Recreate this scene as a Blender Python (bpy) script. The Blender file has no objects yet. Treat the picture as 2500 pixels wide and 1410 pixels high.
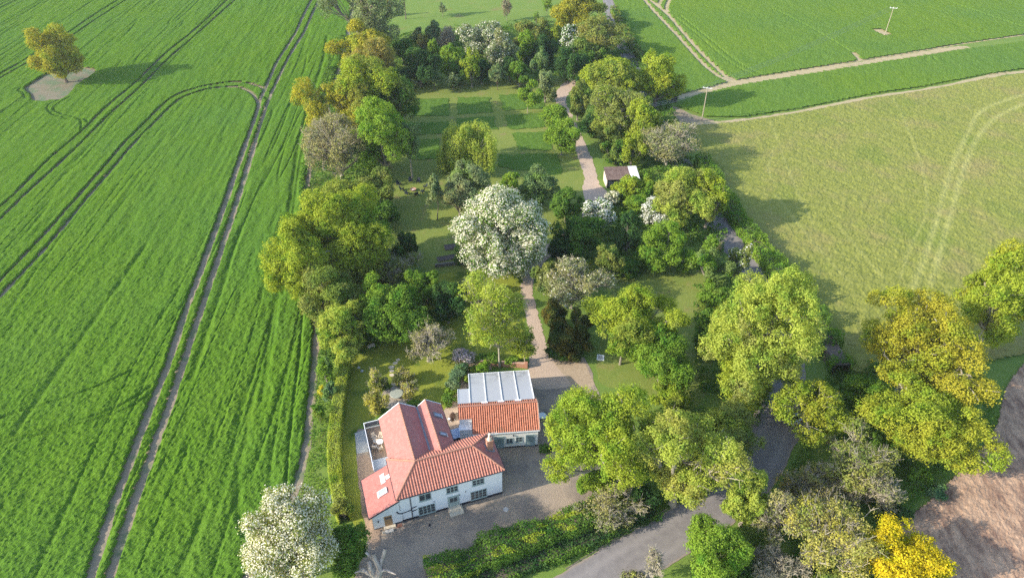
import bpy, math, numpy as np
from mathutils import Vector, Matrix
SC = bpy.context.scene
COL = SC.collection
# ------------------------------------------------------------------ camera numbers (an aerial camera 72 m up, 24 mm lens)
CAM_H = 72.0; FPX = 1667.0; TILT = math.radians(37.6)
S_, C_ = math.sin(TILT), math.cos(TILT)
def at(x, y, z=0.0):
    """ground point (metres) under a point of the 2500 x 1410 survey picture"""
    u = x - 1250.0; v = y - 705.0
    t = (CAM_H - z) / (FPX * S_ + v * C_)
    return np.array((u * t, t * (FPX * C_ - v * S_)))
def ats(pts, z=0.0): return np.array([at(x, y, z) for x, y in pts])
# ------------------------------------------------------------------ mesh helpers
def link(o, parent=None):
    COL.objects.link(o)
    if parent is not None: o.parent = parent
    return o
def mesh_np(name, V, faces, mats, parent=None, smooth=False, midx=None, attrs=None):
    """faces: (n,k) array or list of such arrays"""
    me = bpy.data.meshes.new(name)
    V = np.asarray(V, dtype=np.float32)
    if isinstance(faces, np.ndarray): faces = [faces]
    faces = [f for f in faces if len(f)]
    me.vertices.add(len(V)); me.vertices.foreach_set('co', V.ravel())
    li = np.concatenate([f.ravel() for f in faces]).astype(np.int32)
    cnt = np.concatenate([np.full(len(f), f.shape[1], dtype=np.int32) for f in faces])
    st = np.concatenate(([0], np.cumsum(cnt)[:-1])).astype(np.int32)
    me.loops.add(len(li)); me.loops.foreach_set('vertex_index', li)
    me.polygons.add(len(cnt)); me.polygons.foreach_set('loop_start', st)
    if midx is not None: me.polygons.foreach_set('material_index', np.asarray(midx, dtype=np.int32))
    me.polygons.foreach_set('use_smooth', np.full(len(cnt), bool(smooth)))
    if attrs:
        for k, a in attrs.items():
            at_ = me.attributes.new(k, 'FLOAT', 'POINT'); at_.data.foreach_set('value', np.asarray(a, dtype=np.float32))
    me.update(calc_edges=True)
    for m in (mats if isinstance(mats, (list, tuple)) else [mats]): me.materials.append(m)
    return link(bpy.data.objects.new(name, me), parent)
class MB:
    """collects boxes, prisms, tubes -> one mesh"""
    def __init__(s): s.v = []; s.f = {}; s.n = 0
    def add(s, V, F):
        V = np.asarray(V, float)
        for f in F:
            s.f.setdefault(len(f), []).append([i + s.n for i in f])
        s.v.append(V); s.n += len(V); return s
    def box(s, x0, x1, y0, y1, z0, z1):
        return s.add([(x0,y0,z0),(x1,y0,z0),(x1,y1,z0),(x0,y1,z0),(x0,y0,z1),(x1,y0,z1),(x1,y1,z1),(x0,y1,z1)],
                     [(0,3,2,1),(4,5,6,7),(0,1,5,4),(1,2,6,5),(2,3,7,6),(3,0,4,7)])
    def obox(s, c, ux, uy, uz):
        c = np.array(c, float); ux, uy, uz = (np.array(a, float) for a in (ux, uy, uz))
        V = [c + a*ux + b*uy + d*uz for d in (-1, 1) for a, b in ((-1,-1),(1,-1),(1,1),(-1,1))]
        return s.add(V, [(0,3,2,1),(4,5,6,7),(0,1,5,4),(1,2,6,5),(2,3,7,6),(3,0,4,7)])
    def prism_y(s, prof, y0, y1):
        """profile of (x,z), extruded along y"""
        n = len(prof)
        V = [(x, y0, z) for x, z in prof] + [(x, y1, z) for x, z in prof]
        F = [tuple(range(n)), tuple(range(2*n-1, n-1, -1))] + [(i, i+n, (i+1) % n + n, (i+1) % n) for i in range(n)]
        return s.add(V, F)
    def prism_x(s, prof, x0, x1):
        n = len(prof)
        V = [(x0, y, z) for y, z in prof] + [(x1, y, z) for y, z in prof]
        F = [tuple(range(n-1, -1, -1)), tuple(range(n, 2*n))] + [(i, (i+1) % n, (i+1) % n + n, i+n) for i in range(n)]
        return s.add(V, F)
    def prism_z(s, prof, z0, z1):
        n = len(prof)
        V = [(x, y, z0) for x, y in prof] + [(x, y, z1) for x, y in prof]
        F = [tuple(range(n-1, -1, -1)), tuple(range(n, 2*n))] + [(i, (i+1) % n, (i+1) % n + n, i+n) for i in range(n)]
        return s.add(V, F)
    def tube(s, pts, rad, k=6):
        V, F = tube(pts, rad, k); return s.add(V, [tuple(f) for f in F] )
    def lathe(s, prof, c=(0,0,0), k=16):
        n = len(prof); V = []
        for r, z in prof:
            for i in range(k):
                a = 2*math.pi*i/k; V.append((c[0]+r*math.cos(a), c[1]+r*math.sin(a), c[2]+z))
        F = [(j*k+i, j*k+(i+1) % k, (j+1)*k+(i+1) % k, (j+1)*k+i) for j in range(n-1) for i in range(k)]
        F += [tuple(range(k-1, -1, -1)), tuple(range((n-1)*k, n*k))]
        return s.add(V, F)
    def build(s, name, mat, parent=None, smooth=False):
        return mesh_np(name, np.concatenate(s.v), [np.array(f) for f in s.f.values()], mat, parent, smooth)
def tube(pts, rad, k=5):
    P = np.asarray(pts, float); n = len(P)
    R = np.broadcast_to(np.asarray(rad, float), (n,))
    T = np.gradient(P, axis=0); T /= np.linalg.norm(T, axis=1)[:, None] + 1e-9
    ref = np.array((0.0, 0, 1)) if abs(T[:, 2]).mean() < .8 else np.array((1.0, 0, 0))
    A = np.cross(T, ref); A /= np.linalg.norm(A, axis=1)[:, None] + 1e-9
    B = np.cross(T, A)
    an = np.arange(k) * 2 * math.pi / k
    V = P[:, None, :] + R[:, None, None] * (np.cos(an)[None, :, None] * A[:, None, :] + np.sin(an)[None, :, None] * B[:, None, :])
    i = np.arange(k); j = (i + 1) % k
    F = np.concatenate([np.stack((r*k+i, r*k+j, (r+1)*k+j, (r+1)*k+i), 1) for r in range(n-1)])
    return V.reshape(-1, 3), F
def twig_batch(P0, P1, P2, r0, r1, k=3):
    """many bent twigs at once (quadratic through P0,P1,P2), 4 rings each"""
    n = len(P0)
    if n == 0: return np.zeros((0, 3)), np.zeros((0, 4), int)
    ts = np.array((0, .33, .67, 1.0))
    C = (1-ts)[None, :, None]**2*P0[:, None] + 2*(ts*(1-ts))[None, :, None]*P1[:, None] + (ts**2)[None, :, None]*P2[:, None]
    T = (P2 - P0); T /= np.linalg.norm(T, axis=1)[:, None] + 1e-9
    ref = np.where(abs(T[:, 2:3]) > .8, np.array((1.0, 0, 0)), np.array((0.0, 0, 1)))
    A = np.cross(T, ref); A /= np.linalg.norm(A, axis=1)[:, None] + 1e-9; B = np.cross(T, A)
    R = (np.asarray(r0).reshape(-1, 1) * (1-ts)[None] + np.asarray(r1).reshape(-1, 1) * ts[None])
    an = np.arange(k) * 2 * math.pi / k
    V = C[:, :, None, :] + R[:, :, None, None] * (np.cos(an)[None, None, :, None]*A[:, None, None, :] + np.sin(an)[None, None, :, None]*B[:, None, None, :])
    i = np.arange(k); j = (i+1) % k
    one = np.concatenate([np.stack((r*k+i, r*k+j, (r+1)*k+j, (r+1)*k+i), 1) for r in range(3)])
    F = (one[None] + (np.arange(n) * 4 * k)[:, None, None]).reshape(-1, 4)
    return V.reshape(-1, 3), F
def empty(name, loc, rot=0.0):
    o = bpy.data.objects.new(name, None); o.location = loc; o.rotation_euler = (0, 0, rot); o.empty_display_size = .5
    return link(o)
LABELS = set()
def tag(o, label, cat, group=None, kind=None):
    o['label'] = label; o['category'] = cat
    if group: o['group'] = group
    if kind: o['kind'] = kind
    if label in LABELS and not group: print('DUP LABEL', label)
    LABELS.add(label); return o
def struct(o): o['kind'] = 'structure'; return o
def copy_tree(o, parent=None):
    c = o.copy(); COL.objects.link(c); c.parent = parent
    for ch in list(o.children): copy_tree(ch, c)
    return c
# ------------------------------------------------------------------ numpy noise and polygons
def _hash(i, j, seed):
    h = (i.astype(np.int64) * 374761393 + j.astype(np.int64) * 668265263 + seed * 974634777) & 0xFFFFFFFF
    h = ((h ^ (h >> 13)) * 1274126177) & 0xFFFFFFFF
    return ((h ^ (h >> 16)) & 0xFFFF) / 65535.0
def vn(x, y, sc, seed=0):
    x = x / sc; y = y / sc; i = np.floor(x); j = np.floor(y); fx = x - i; fy = y - j
    fx = fx*fx*(3-2*fx); fy = fy*fy*(3-2*fy)
    a = _hash(i, j, seed); b = _hash(i+1, j, seed); c = _hash(i, j+1, seed); d = _hash(i+1, j+1, seed)
    return (a*(1-fx)+b*fx)*(1-fy) + (c*(1-fx)+d*fx)*fy
def inside(X, Y, poly):
    r = np.zeros(X.shape, bool); n = len(poly)
    for k in range(n):
        x0, y0 = poly[k]; x1, y1 = poly[(k+1) % n]
        if y0 == y1: continue
        c = ((y0 > Y) != (y1 > Y)) & (X < (x1-x0)*(Y-y0)/(y1-y0)+x0)
        r ^= c
    return r
def dist_line(X, Y, pts, maxd=3.0):
    D = np.full(X.shape, 1e3)
    for (x0, y0), (x1, y1) in zip(pts[:-1], pts[1:]):
        m = (X > min(x0, x1)-maxd) & (X < max(x0, x1)+maxd) & (Y > min(y0, y1)-maxd) & (Y < max(y0, y1)+maxd)
        if not m.any(): continue
        dx, dy = x1-x0, y1-y0; L = dx*dx+dy*dy+1e-9
        px, py = X[m], Y[m]
        t = np.clip(((px-x0)*dx+(py-y0)*dy)/L, 0, 1)
        D[m] = np.minimum(D[m], np.hypot(px-x0-t*dx, py-y0-t*dy))
    return D
def smooth_line(pts, n=8, closed=False):
    P = np.asarray(pts, float); m = len(P); out = []
    for i in range(m if closed else m-1):
        if closed: p0, p1, p2, p3 = P[(i-1) % m], P[i], P[(i+1) % m], P[(i+2) % m]
        else: p0, p1, p2, p3 = P[max(i-1, 0)], P[i], P[i+1], P[min(i+2, m-1)]
        for t in np.arange(n)/n:
            out.append(.5*((2*p1)+(-p0+p2)*t+(2*p0-5*p1+4*p2-p3)*t*t+(-p0+3*p1-3*p2+p3)*t**3))
    if not closed: out.append(P[-1])
    return np.array(out)
def grid_sheet(name, poly, dx, dy, zf, mats, keep=None, attrs=None):
    """height-field sheet over a polygon; zf(X,Y)->Z ; keep(X,Y)->bool"""
    poly = np.asarray(poly)
    x = np.arange(poly[:, 0].min(), poly[:, 0].max()+dx, dx) if np.isscalar(dx) else dx
    y = np.arange(poly[:, 1].min(), poly[:, 1].max()+dy, dy) if np.isscalar(dy) else dy
    X, Y = np.meshgrid(x, y)
    ins = inside(X, Y, poly)
    if keep is not None: ins &= keep(X, Y)
    Z = zf(X, Y)
    q = ins[:-1, :-1] & ins[1:, :-1] & ins[:-1, 1:] & ins[1:, 1:]
    used = np.zeros(X.shape, bool)
    used[:-1, :-1] |= q; used[1:, :-1] |= q; used[:-1, 1:] |= q; used[1:, 1:] |= q
    idx = np.cumsum(used.ravel()).reshape(X.shape) - 1
    F = np.stack((idx[:-1, :-1][q], idx[:-1, 1:][q], idx[1:, 1:][q], idx[1:, :-1][q]), 1)
    V = np.stack((X[used], Y[used], Z[used]), 1)
    at_ = {k: f(X[used], Y[used]) for k, f in attrs.items()} if attrs else None
    return mesh_np(name, V, F, mats, attrs=at_)
def flat_poly(name, poly, z, mat, jitter=0.0, step=1.0, seed=1):
    """flat sheet with a slightly ragged edge, as one ngon"""
    P = np.asarray(poly); out = []
    rng = np.random.default_rng(seed)
    for a, b in zip(P, np.roll(P, -1, 0)):
        n = max(1, int(np.hypot(*(b-a))/step)); d = (b-a)/(np.hypot(*(b-a))+1e-9); nn = np.array((-d[1], d[0]))
        for i in range(n):
            out.append(a+(b-a)*i/n+nn*rng.normal()*jitter)
    out = np.array(out)
    if ((out[:, 0]*np.roll(out[:, 1], -1)-np.roll(out[:, 0], -1)*out[:, 1]).sum()) < 0: out = out[::-1]
    V = np.c_[out, np.full(len(out), z)]
    me = bpy.data.meshes.new(name); me.from_pydata(V.tolist(), [], [list(range(len(V)))]); me.materials.append(mat); me.update()
    return link(bpy.data.objects.new(name, me))
def ribbon(name, line, w, z, mat, jit=0.0, seed=0):
    P = smooth_line(line, 10); rng = np.random.default_rng(seed)
    T = np.gradient(P, axis=0); T /= np.linalg.norm(T, axis=1)[:, None]; N = np.c_[-T[:, 1], T[:, 0]]
    W = np.broadcast_to(np.asarray(w, float), (len(P),)) if np.isscalar(w) else np.interp(np.linspace(0, 1, len(P)), np.linspace(0, 1, len(w)), w)
    k = 7; cols = np.linspace(-1, 1, k)
    V = P[:, None] + N[:, None]*(cols[None, :, None]*W[:, None, None]/2)
    V[:, 0] += N*rng.normal(size=(len(P), 1))*jit; V[:, -1] += N*rng.normal(size=(len(P), 1))*jit
    V = np.concatenate((V, np.full(V.shape[:2]+(1,), z)), 2).reshape(-1, 3)
    n = len(P); r = np.arange(n-1)[:, None]*k; c = np.arange(k-1)[None]
    i = (r+c).ravel(); F = np.stack((i, i+1, i+k+1, i+k), 1)
    o = mesh_np(name, V, F, mat, attrs={'across': np.tile(cols, n)})
    return o
# ------------------------------------------------------------------ materials
class NT:
    def __init__(s, name):
        s.m = bpy.data.materials.new(name); s.m.use_nodes = True; s.t = s.m.node_tree; s.t.nodes.clear()
        s.out = s.n('ShaderNodeOutputMaterial')
    def n(s, typ, **kw):
        d = s.t.nodes.new(typ)
        for k, v in kw.items(): setattr(d, k, v)
        return d
    def l(s, a, b): s.t.links.new(a, b)
    def pos(s, scale=(1, 1, 1), rot=0.0, obj=False):
        if obj: src = s.n('ShaderNodeTexCoord').outputs['Object']
        else: src = s.n('ShaderNodeNewGeometry').outputs['Position']
        m = s.n('ShaderNodeMapping'); m.inputs['Scale'].default_value = scale; m.inputs['Rotation'].default_value = (0, 0, rot)
        s.l(src, m.inputs['Vector']); return m.outputs['Vector']
    def noise(s, scale, vec, detail=3.0, rough=.55, lo=.3, hi=.7):
        t = s.n('ShaderNodeTexNoise'); t.inputs['Scale'].default_value = scale; t.inputs['Detail'].default_value = detail; t.inputs['Roughness'].default_value = rough
        s.l(vec, t.inputs['Vector'])
        if lo is None: return t.outputs['Fac']
        r = s.n('ShaderNodeMapRange'); r.inputs['From Min'].default_value = lo; r.inputs['From Max'].default_value = hi
        s.l(t.outputs['Fac'], r.inputs['Value']); return r.outputs['Result']
    def mix(s, f, a, b, blend='MIX'):
        m = s.n('ShaderNodeMix', data_type='RGBA', blend_type=blend)
        for sock, v in ((m.inputs[0], f), (m.inputs[6], a), (m.inputs[7], b)):
            if isinstance(v, (int, float)): sock.default_value = v
            elif isinstance(v, (tuple, list)): sock.default_value = tuple(v)+(1.0,) if len(v) == 3 else v
            else: s.l(v, sock)
        return m.outputs[2]
    def math(s, op, a, b=0.0, clamp=False):
        m = s.n('ShaderNodeMath', operation=op, use_clamp=clamp)
        for sock, v in ((m.inputs[0], a), (m.inputs[1], b)):
            if isinstance(v, (int, float)): sock.default_value = v
            else: s.l(v, sock)
        return m.outputs[0]
    def surf(s, col, rough=.9, bump=None, bstr=.5, bdist=.05, spec=.3, metal=0.0):
        p = s.n('ShaderNodeBsdfPrincipled')
        if isinstance(col, (tuple, list)): p.inputs['Base Color'].default_value = tuple(col)+(1,)
        else: s.l(col, p.inputs['Base Color'])
        if isinstance(rough, (int, float)): p.inputs['Roughness'].default_value = rough
        else: s.l(rough, p.inputs['Roughness'])
        p.inputs['Specular IOR Level'].default_value = spec; p.inputs['Metallic'].default_value = metal
        if bump is not None:
            b = s.n('ShaderNodeBump'); b.inputs['Strength'].default_value = bstr; b.inputs['Distance'].default_value = bdist
            s.l(bump, b.inputs['Height']); s.l(b.outputs['Normal'], p.inputs['Normal'])
        s.l(p.outputs[0], s.out.inputs['Surface']); return s.m
MATS = {}
def plain(name, c1, c2=None, sc=3.0, rough=.7, spec=.3, bump=0.0, metal=0.0, detail=4.0, obj=True):
    if name in MATS: return MATS[name]
    t = NT(name); v = t.pos(obj=obj)
    f = t.noise(sc, v, detail)
    col = t.mix(f, c1, c2 if c2 else tuple(min(1, c*1.15) for c in c1))
    MATS[name] = t.surf(col, rough, f if bump else None, bump, .03, spec, metal); return MATS[name]
LEAF_GAIN = 1.4
def leaf_mat(name, c1, c2, trans=.42, sc=.9, c3=None, var=.55):
    """leaves: two leaf tones mixed by branch-sized patches and leaf by leaf, some light passing through"""
    if name in MATS: return MATS[name]
    t = NT(name); v = t.pos()
    nz = t.noise(sc, v, 2.0, lo=.32, hi=.68)
    g = t.n('ShaderNodeNewGeometry').outputs['Random Per Island']
    f = t.math('ADD', t.math('MULTIPLY', nz, 1-var), t.math('MULTIPLY', g, var), True)
    col = t.mix(f, c1, c2)
    if c3 is None: c3 = (c1[0]*.7, c1[1]*.88, c1[2]*.9)
    f3 = t.noise(.45, v, 3.0, lo=.5, hi=.66); col = t.mix(f3, col, c3)
    d = t.n('ShaderNodeBsdfDiffuse'); tr = t.n('ShaderNodeBsdfTranslucent'); mx = t.n('ShaderNodeMixShader')
    col = t.mix(1.0, col, (LEAF_GAIN,)*3, 'MULTIPLY'); t.l(col, d.inputs[0])
    tc = t.mix(1.0, col, (1.15, 1.1, .55), 'MULTIPLY'); t.l(tc, tr.inputs[0])
    mx.inputs[0].default_value = trans; t.l(d.outputs[0], mx.inputs[1]); t.l(tr.outputs[0], mx.inputs[2])
    t.l(mx.outputs[0], t.out.inputs['Surface']); MATS[name] = t.m; return t.m
# ------------------------------------------------------------------ camera, sun, sky
cam = bpy.data.cameras.new('camera'); cam.lens = FPX/2500*36; cam.sensor_width = 36; cam.clip_end = 5000; cam.clip_start = .5
co = link(bpy.data.objects.new('camera', cam)); co.location = (0, 0, CAM_H); co.rotation_euler = (math.pi/2 - TILT, 0, 0); SC.camera = co
SUN_EL = math.radians(25.5); HEAD = math.radians(17.0)
sdir = Vector((math.cos(HEAD)*math.cos(SUN_EL), math.sin(HEAD)*math.cos(SUN_EL), -math.sin(SUN_EL)))
sl = bpy.data.lights.new('sun', 'SUN'); sl.energy = 3.0; sl.angle = math.radians(.5); sl.color = (1.0, .91, .76)
so = link(bpy.data.objects.new('sun', sl)); so.rotation_euler = sdir.to_track_quat('-Z', 'Y').to_euler(); so.location = (-60, -20, 80)
W = bpy.data.worlds.new('World'); SC.world = W; W.use_nodes = True
wn = W.node_tree; bg = wn.nodes['Background']
sky = wn.nodes.new('ShaderNodeTexSky'); sky.sky_type = 'NISHITA'; sky.sun_disc = False
sky.sun_elevation = SUN_EL; sky.sun_rotation = math.radians(253); sky.altitude = 100; sky.air_density = 1.0; sky.dust_density = 1.0; sky.ozone_density = 1.0
wn.links.new(sky.outputs[0], bg.inputs[0]); bg.inputs[1].default_value = .15
SC.view_settings.view_transform = 'Standard'; SC.view_settings.look = 'None'; SC.view_settings.exposure = 1.5; SC.view_settings.gamma = 1.0
SC.render.engine = 'CYCLES'
SC.cycles.max_bounces = 5; SC.cycles.diffuse_bounces = 3; SC.cycles.transmission_bounces = 3; SC.cycles.transparent_max_bounces = 6; SC.cycles.glossy_bounces = 2
SC.cycles.use_denoising = False

def haze_box(density):
    mb = MB(); mb.box(-440, 440, -60, 660, -1.0, 76.0)
    t = NT('haze_air'); v = t.n('ShaderNodeVolumePrincipled'); v.inputs['Color'].default_value = (.86, .93, 1.0, 1); v.inputs['Density'].default_value = density; v.inputs['Anisotropy'].default_value = .35
    t.l(v.outputs[0], t.out.inputs['Volume']); o = mb.build('haze', t.m); o['kind'] = 'stuff'; o['label'] = 'thin pale summer haze over the fields'; o['category'] = 'haze'
HAZE = .00014
if HAZE > 0: haze_box(HAZE)
# ================================================================== GROUND
def ground_mat(name, stops, s1, s2, stretch=(1, 1, 1), rot=0.0, bstr=.6, bdist=.08, fine=6.0, c_spot=None, spot=(.6, .72), spot_sc=.12):
    t = NT(name); v = t.pos(stretch, rot); v0 = t.pos()
    a = t.noise(s1, v, 4.0, .6); b = t.noise(s2, v0, 3.0)
    f = t.math('ADD', t.math('MULTIPLY', a, .6), t.math('MULTIPLY', b, .4))
    col = t.mix(f, stops[0], stops[1])
    fn = t.noise(fine, v0, 3.0, .7, None, None)
    col = t.mix(t.math('MULTIPLY', t.math('SUBTRACT', fn, .35, True), 1.3, True), col, stops[2])
    if c_spot is not None:
        s = t.noise(spot_sc, v0, 3.0, .6, spot[0], spot[1]); col = t.mix(s, col, c_spot)
    return t.surf(col, .95, fn, bstr, bdist, .1)
M_ground = ground_mat('rough_grass', [(.12, .20, .035), (.18, .235, .05), (.08, .15, .026)], .35, .06, c_spot=(.19, .17, .06), spot=(.6, .78))
M_lawn = ground_mat('lawn_grass', [(.20, .235, .03), (.28, .28, .04), (.13, .19, .025)], .5, .12, fine=5.0, c_spot=(.07, .12, .018), spot=(.52, .7), spot_sc=.25)
M_orch = ground_mat('orchard_grass', [(.15, .20, .04), (.22, .235, .055), (.105, .165, .03)], .6, .1, fine=4.0, c_spot=(.22, .18, .075), spot=(.58, .76), spot_sc=.3)
M_soil = ground_mat('field_soil', [(.25, .195, .135), (.33, .265, .19), (.18, .145, .10)], .8, .15, fine=3.0, c_spot=(.15, .165, .09), spot=(.5, .62), spot_sc=.3)
M_gravel = ground_mat('gravel', [(.31, .245, .185), (.39, .315, .24), (.22, .175, .135)], .5, .09, fine=7.0, bstr=.9, c_spot=(.235, .195, .16), spot=(.47, .62), spot_sc=.28)
M_drive = ground_mat('drive_gravel', [(.42, .315, .235), (.51, .395, .30), (.33, .255, .19)], .7, .2, fine=5.0)
M_pad = ground_mat('pad_hardcore', [(.36, .27, .18), (.42, .33, .23), (.22, .165, .11)], 1.2, .3, fine=2.5)
M_strip = ground_mat('bare_strip', [(.30, .21, .15), (.36, .26, .19), (.2, .15, .10)], .9, .2, fine=5.0)
M_path = ground_mat('brick_path', [(.36, .27, .20), (.43, .34, .26), (.26, .19, .14)], 1.5, .3, fine=6.0)
M_paving = ground_mat('grey_paving', [(.36, .36, .34), (.42, .42, .40), (.28, .28, .27)], 1.5, .5, fine=5.0)
M_sand = ground_mat('sandy_track', [(.38, .30, .18), (.44, .36, .22), (.24, .22, .09)], .6, .2, fine=2.0, c_spot=(.2, .2, .06), spot=(.55, .75), spot_sc=.35)
struct(flat_poly('ground', [(-420, 5), (420, 5), (420, 640), (-420, 640)], 0.0, M_ground, step=50))
# ---- left crop field ------------------------------------------------
edgeR = [(560, 1470), (640, 1345), (690, 1250), (722, 1180), (742, 1090), (756, 960), (765, 860), (768, 800), (756, 735), (742, 690), (735, 600), (728, 500), (740, 400), (768, 300), (800, 205), (820, 150), (834, 90), (846, 20), (856, -60)]
edgeR = [(x+(12 if y < 745 else 0), y) for x, y in edgeR]
er = ats(edgeR)
FIELD = np.concatenate((er, [(-75, 330), (-230, 330), (-230, 200), (-120, 90), (-66, 33), (-40, 33)]))
soil_poly = np.concatenate((er + np.array((.9, 0)), [(-75, 331), (-231, 331), (-231, 200), (-121, 90), (-67, 32), (-40, 32)]))
struct(flat_poly('field', soil_poly, .012, M_soil, jitter=.12, step=1.5))
M_patch = ground_mat('weedy_patch', [(.17, .145, .10), (.23, .195, .14), (.10, .115, .06)], .6, .2, fine=2.5, c_spot=(.12, .155, .085), spot=(.46, .58), spot_sc=.25)
tramA = [[(762, 0), (741, 40), (722, 82), (700, 117), (677, 153), (662, 187), (648, 218), (636, 245), (626, 282), (592, 378), (558, 477), (500, 640), (455, 760), (409, 900), (365, 1008), (322, 1124), (275, 1247), (224, 1406), (205, 1470)],
         [(780, 0), (761, 40), (742, 82), (721, 115), (701, 150), (686, 181), (672, 211), (657, 245), (630, 327), (613, 385), (585, 477), (535, 630), (493, 755), (445, 900), (416, 990), (376, 1099), (333, 1218), (282, 1370), (246, 1470)]]
tramB = [[(650, 224), (633, 214), (612, 207), (586, 204), (558, 204), (531, 208), (500, 213), (470, 221), (440, 231), (415, 245), (390, 266), (368, 289), (306, 351), (248, 419), (197, 477), (110, 575), (0, 690), (-120, 815)],
         [(634, 268), (628, 248), (614, 229), (592, 218), (568, 215), (545, 216), (513, 220), (483, 228), (461, 235), (439, 245), (415, 265), (391, 289), (327, 354), (272, 419), (221, 477), (120, 600), (0, 728), (-120, 858)]]
tramD = [[(590, -30), (558, 0), (480, 72), (402, 136), (327, 208), (259, 265), (201, 323), (122, 391), (37, 477), (0, 510), (-120, 620)],
         [(610, -30), (577, 0), (490, 78), (408, 150), (340, 218), (265, 286), (211, 340), (143, 405), (68, 473), (0, 540), (-120, 655)]]
tramE = [[(330, -22), (293, 0), (228, 41), (167, 83), (68, 145), (0, 184), (-120, 250)], [(352, -22), (313, 0), (238, 48), (174, 92), (68, 156), (0, 194), (-120, 262)]]
tramF = [[(70, -20), (34, 0), (0, 15), (-60, 43)], [(85, -20), (48, 0), (0, 24), (-60, 54)]]
thin = [[(369, 947), (318, 981), (231, 1019), (108, 1052), (0, 1074), (-90, 1092)], [(365, 969), (311, 1001), (202, 1037), (0, 1088), (-90, 1108)],
        [(745, 720), (738, 800), (729, 900), (713, 1027), (700, 1178), (690, 1260)],
        [(160, 238), (140, 249), (122, 258), (117, 269), (129, 282), (150, 288), (170, 292), (190, 293), (206, 293), (218, 303)],
        [(172, 240), (150, 252), (136, 262), (133, 272), (150, 281), (172, 286), (192, 292), (200, 305), (198, 322)],
        [(52, 217), (47, 224), (58, 232), (64, 244)], [(200, 215), (260, 212), (330, 205)],
        [(330, 905), (230, 950), (110, 990), (0, 1025)]]
streak = [[(629, 900), (593, 990), (582, 1037)], [(640, 905), (612, 1010), (600, 1085), (584, 1140), (585, 1250), (600, 1300)], [(800, 90), (790, 150), (770, 215), (752, 310), (742, 380)], [(815, 100), (808, 150), (795, 230), (770, 300)],
          [(760, 250), (735, 330), (720, 430), (705, 540), (690, 640), (672, 800), (655, 900)], [(505, 1240), (470, 1330), (440, 1400)], [(700, 560), (680, 700), (660, 830), (640, 980)],
          [(820, 130), (770, 260), (738, 380), (722, 480), (712, 560), (700, 640), (692, 720)], [(590, 560), (545, 700), (500, 840), (470, 930)], [(360, 600), (250, 760), (130, 930), (40, 1060)]]
TL = [smooth_line(ats(l), 6) for g in (tramA, tramB, tramD, tramE, tramF) for l in g]
TH = [smooth_line(ats(l), 6) for l in thin]; ST = [smooth_line(ats(l), 6) for l in streak]
patch = smooth_line(ats([(64, 217), (90, 197), (118, 182), (165, 166), (228, 172), (220, 187), (187, 210), (160, 239), (130, 246), (85, 247), (78, 232)]), 6, True)
struct(flat_poly('bare_patch', patch, .03, M_patch, .1, .8))
junc = ats([(640, 228), (664, 232), (664, 244), (648, 246)])
_cache = {}
def crop_mask(X, Y):
    k = (X.shape, float(X.ravel()[0]), float(Y.ravel()[0]))
    if k in _cache: return _cache[k]
    M = np.ones(X.shape)
    wob = (vn(X, Y, 1.3, 5)-.5)*.22
    for i, l in enumerate(TL):
        w = np.where(Y < 150, .44, .30) if i < 2 else np.where(Y < 95, .30, .16)
        d = dist_line(X, Y, l, 4)+wob
        M = np.minimum(M, np.clip((d-w)/.28, 0, 1))
    for l in TH: M = np.minimum(M, .35+np.clip((dist_line(X, Y, l, 3)+wob-.04)/.25, 0, 1)*.65)
    for l in ST: M = np.minimum(M, .5+np.clip((dist_line(X, Y, l, 4)+wob*2.2-.02)/.7, 0, 1)*.5)
    dp = dist_line(X, Y, np.vstack((patch, patch[:1])), 5); inn = inside(X, Y, patch)
    M = np.where(inn, 0, np.minimum(M, np.clip((dp+wob)/.4, 0, 1)))
    M = np.where(inside(X, Y, junc), M*.15, M)
    de = dist_line(X, Y, FIELD[:len(er)], 5)
    M = np.minimum(M, np.clip((de+wob*1.5)/.35, 0, 1))
    _cache[k] = M; return M
RTRACK = math.radians(95)
def crop_z(X, Y):
    M = crop_mask(X, Y)
    u = X*math.cos(RTRACK)+Y*math.sin(RTRACK); w = -X*math.sin(RTRACK)+Y*math.cos(RTRACK)
    near = np.clip((170-Y)/110, .35, 1)
    h = .5+near*((vn(X, Y, .38, 1)-.5)*.20+(_hash(np.floor(X*40), np.floor(Y*40), 4)-.5)*.11)+(vn(X, Y, 1.1, 2)-.5)*.10+(vn(u/7, w, .8, 3)-.5)*.16+(vn(u/22, w, 2.6, 8)-.5)*.13
    rg = abs(vn(u/26, w, 1.5, 61)-.5)*2; on = np.clip((vn(u/30, w, 4.5, 62)-.42)/.2, 0, 1)
    h = h-.19*on*(1-np.clip(rg/.16, 0, 1))
    return .02+np.maximum(h, .12)*M
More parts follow.
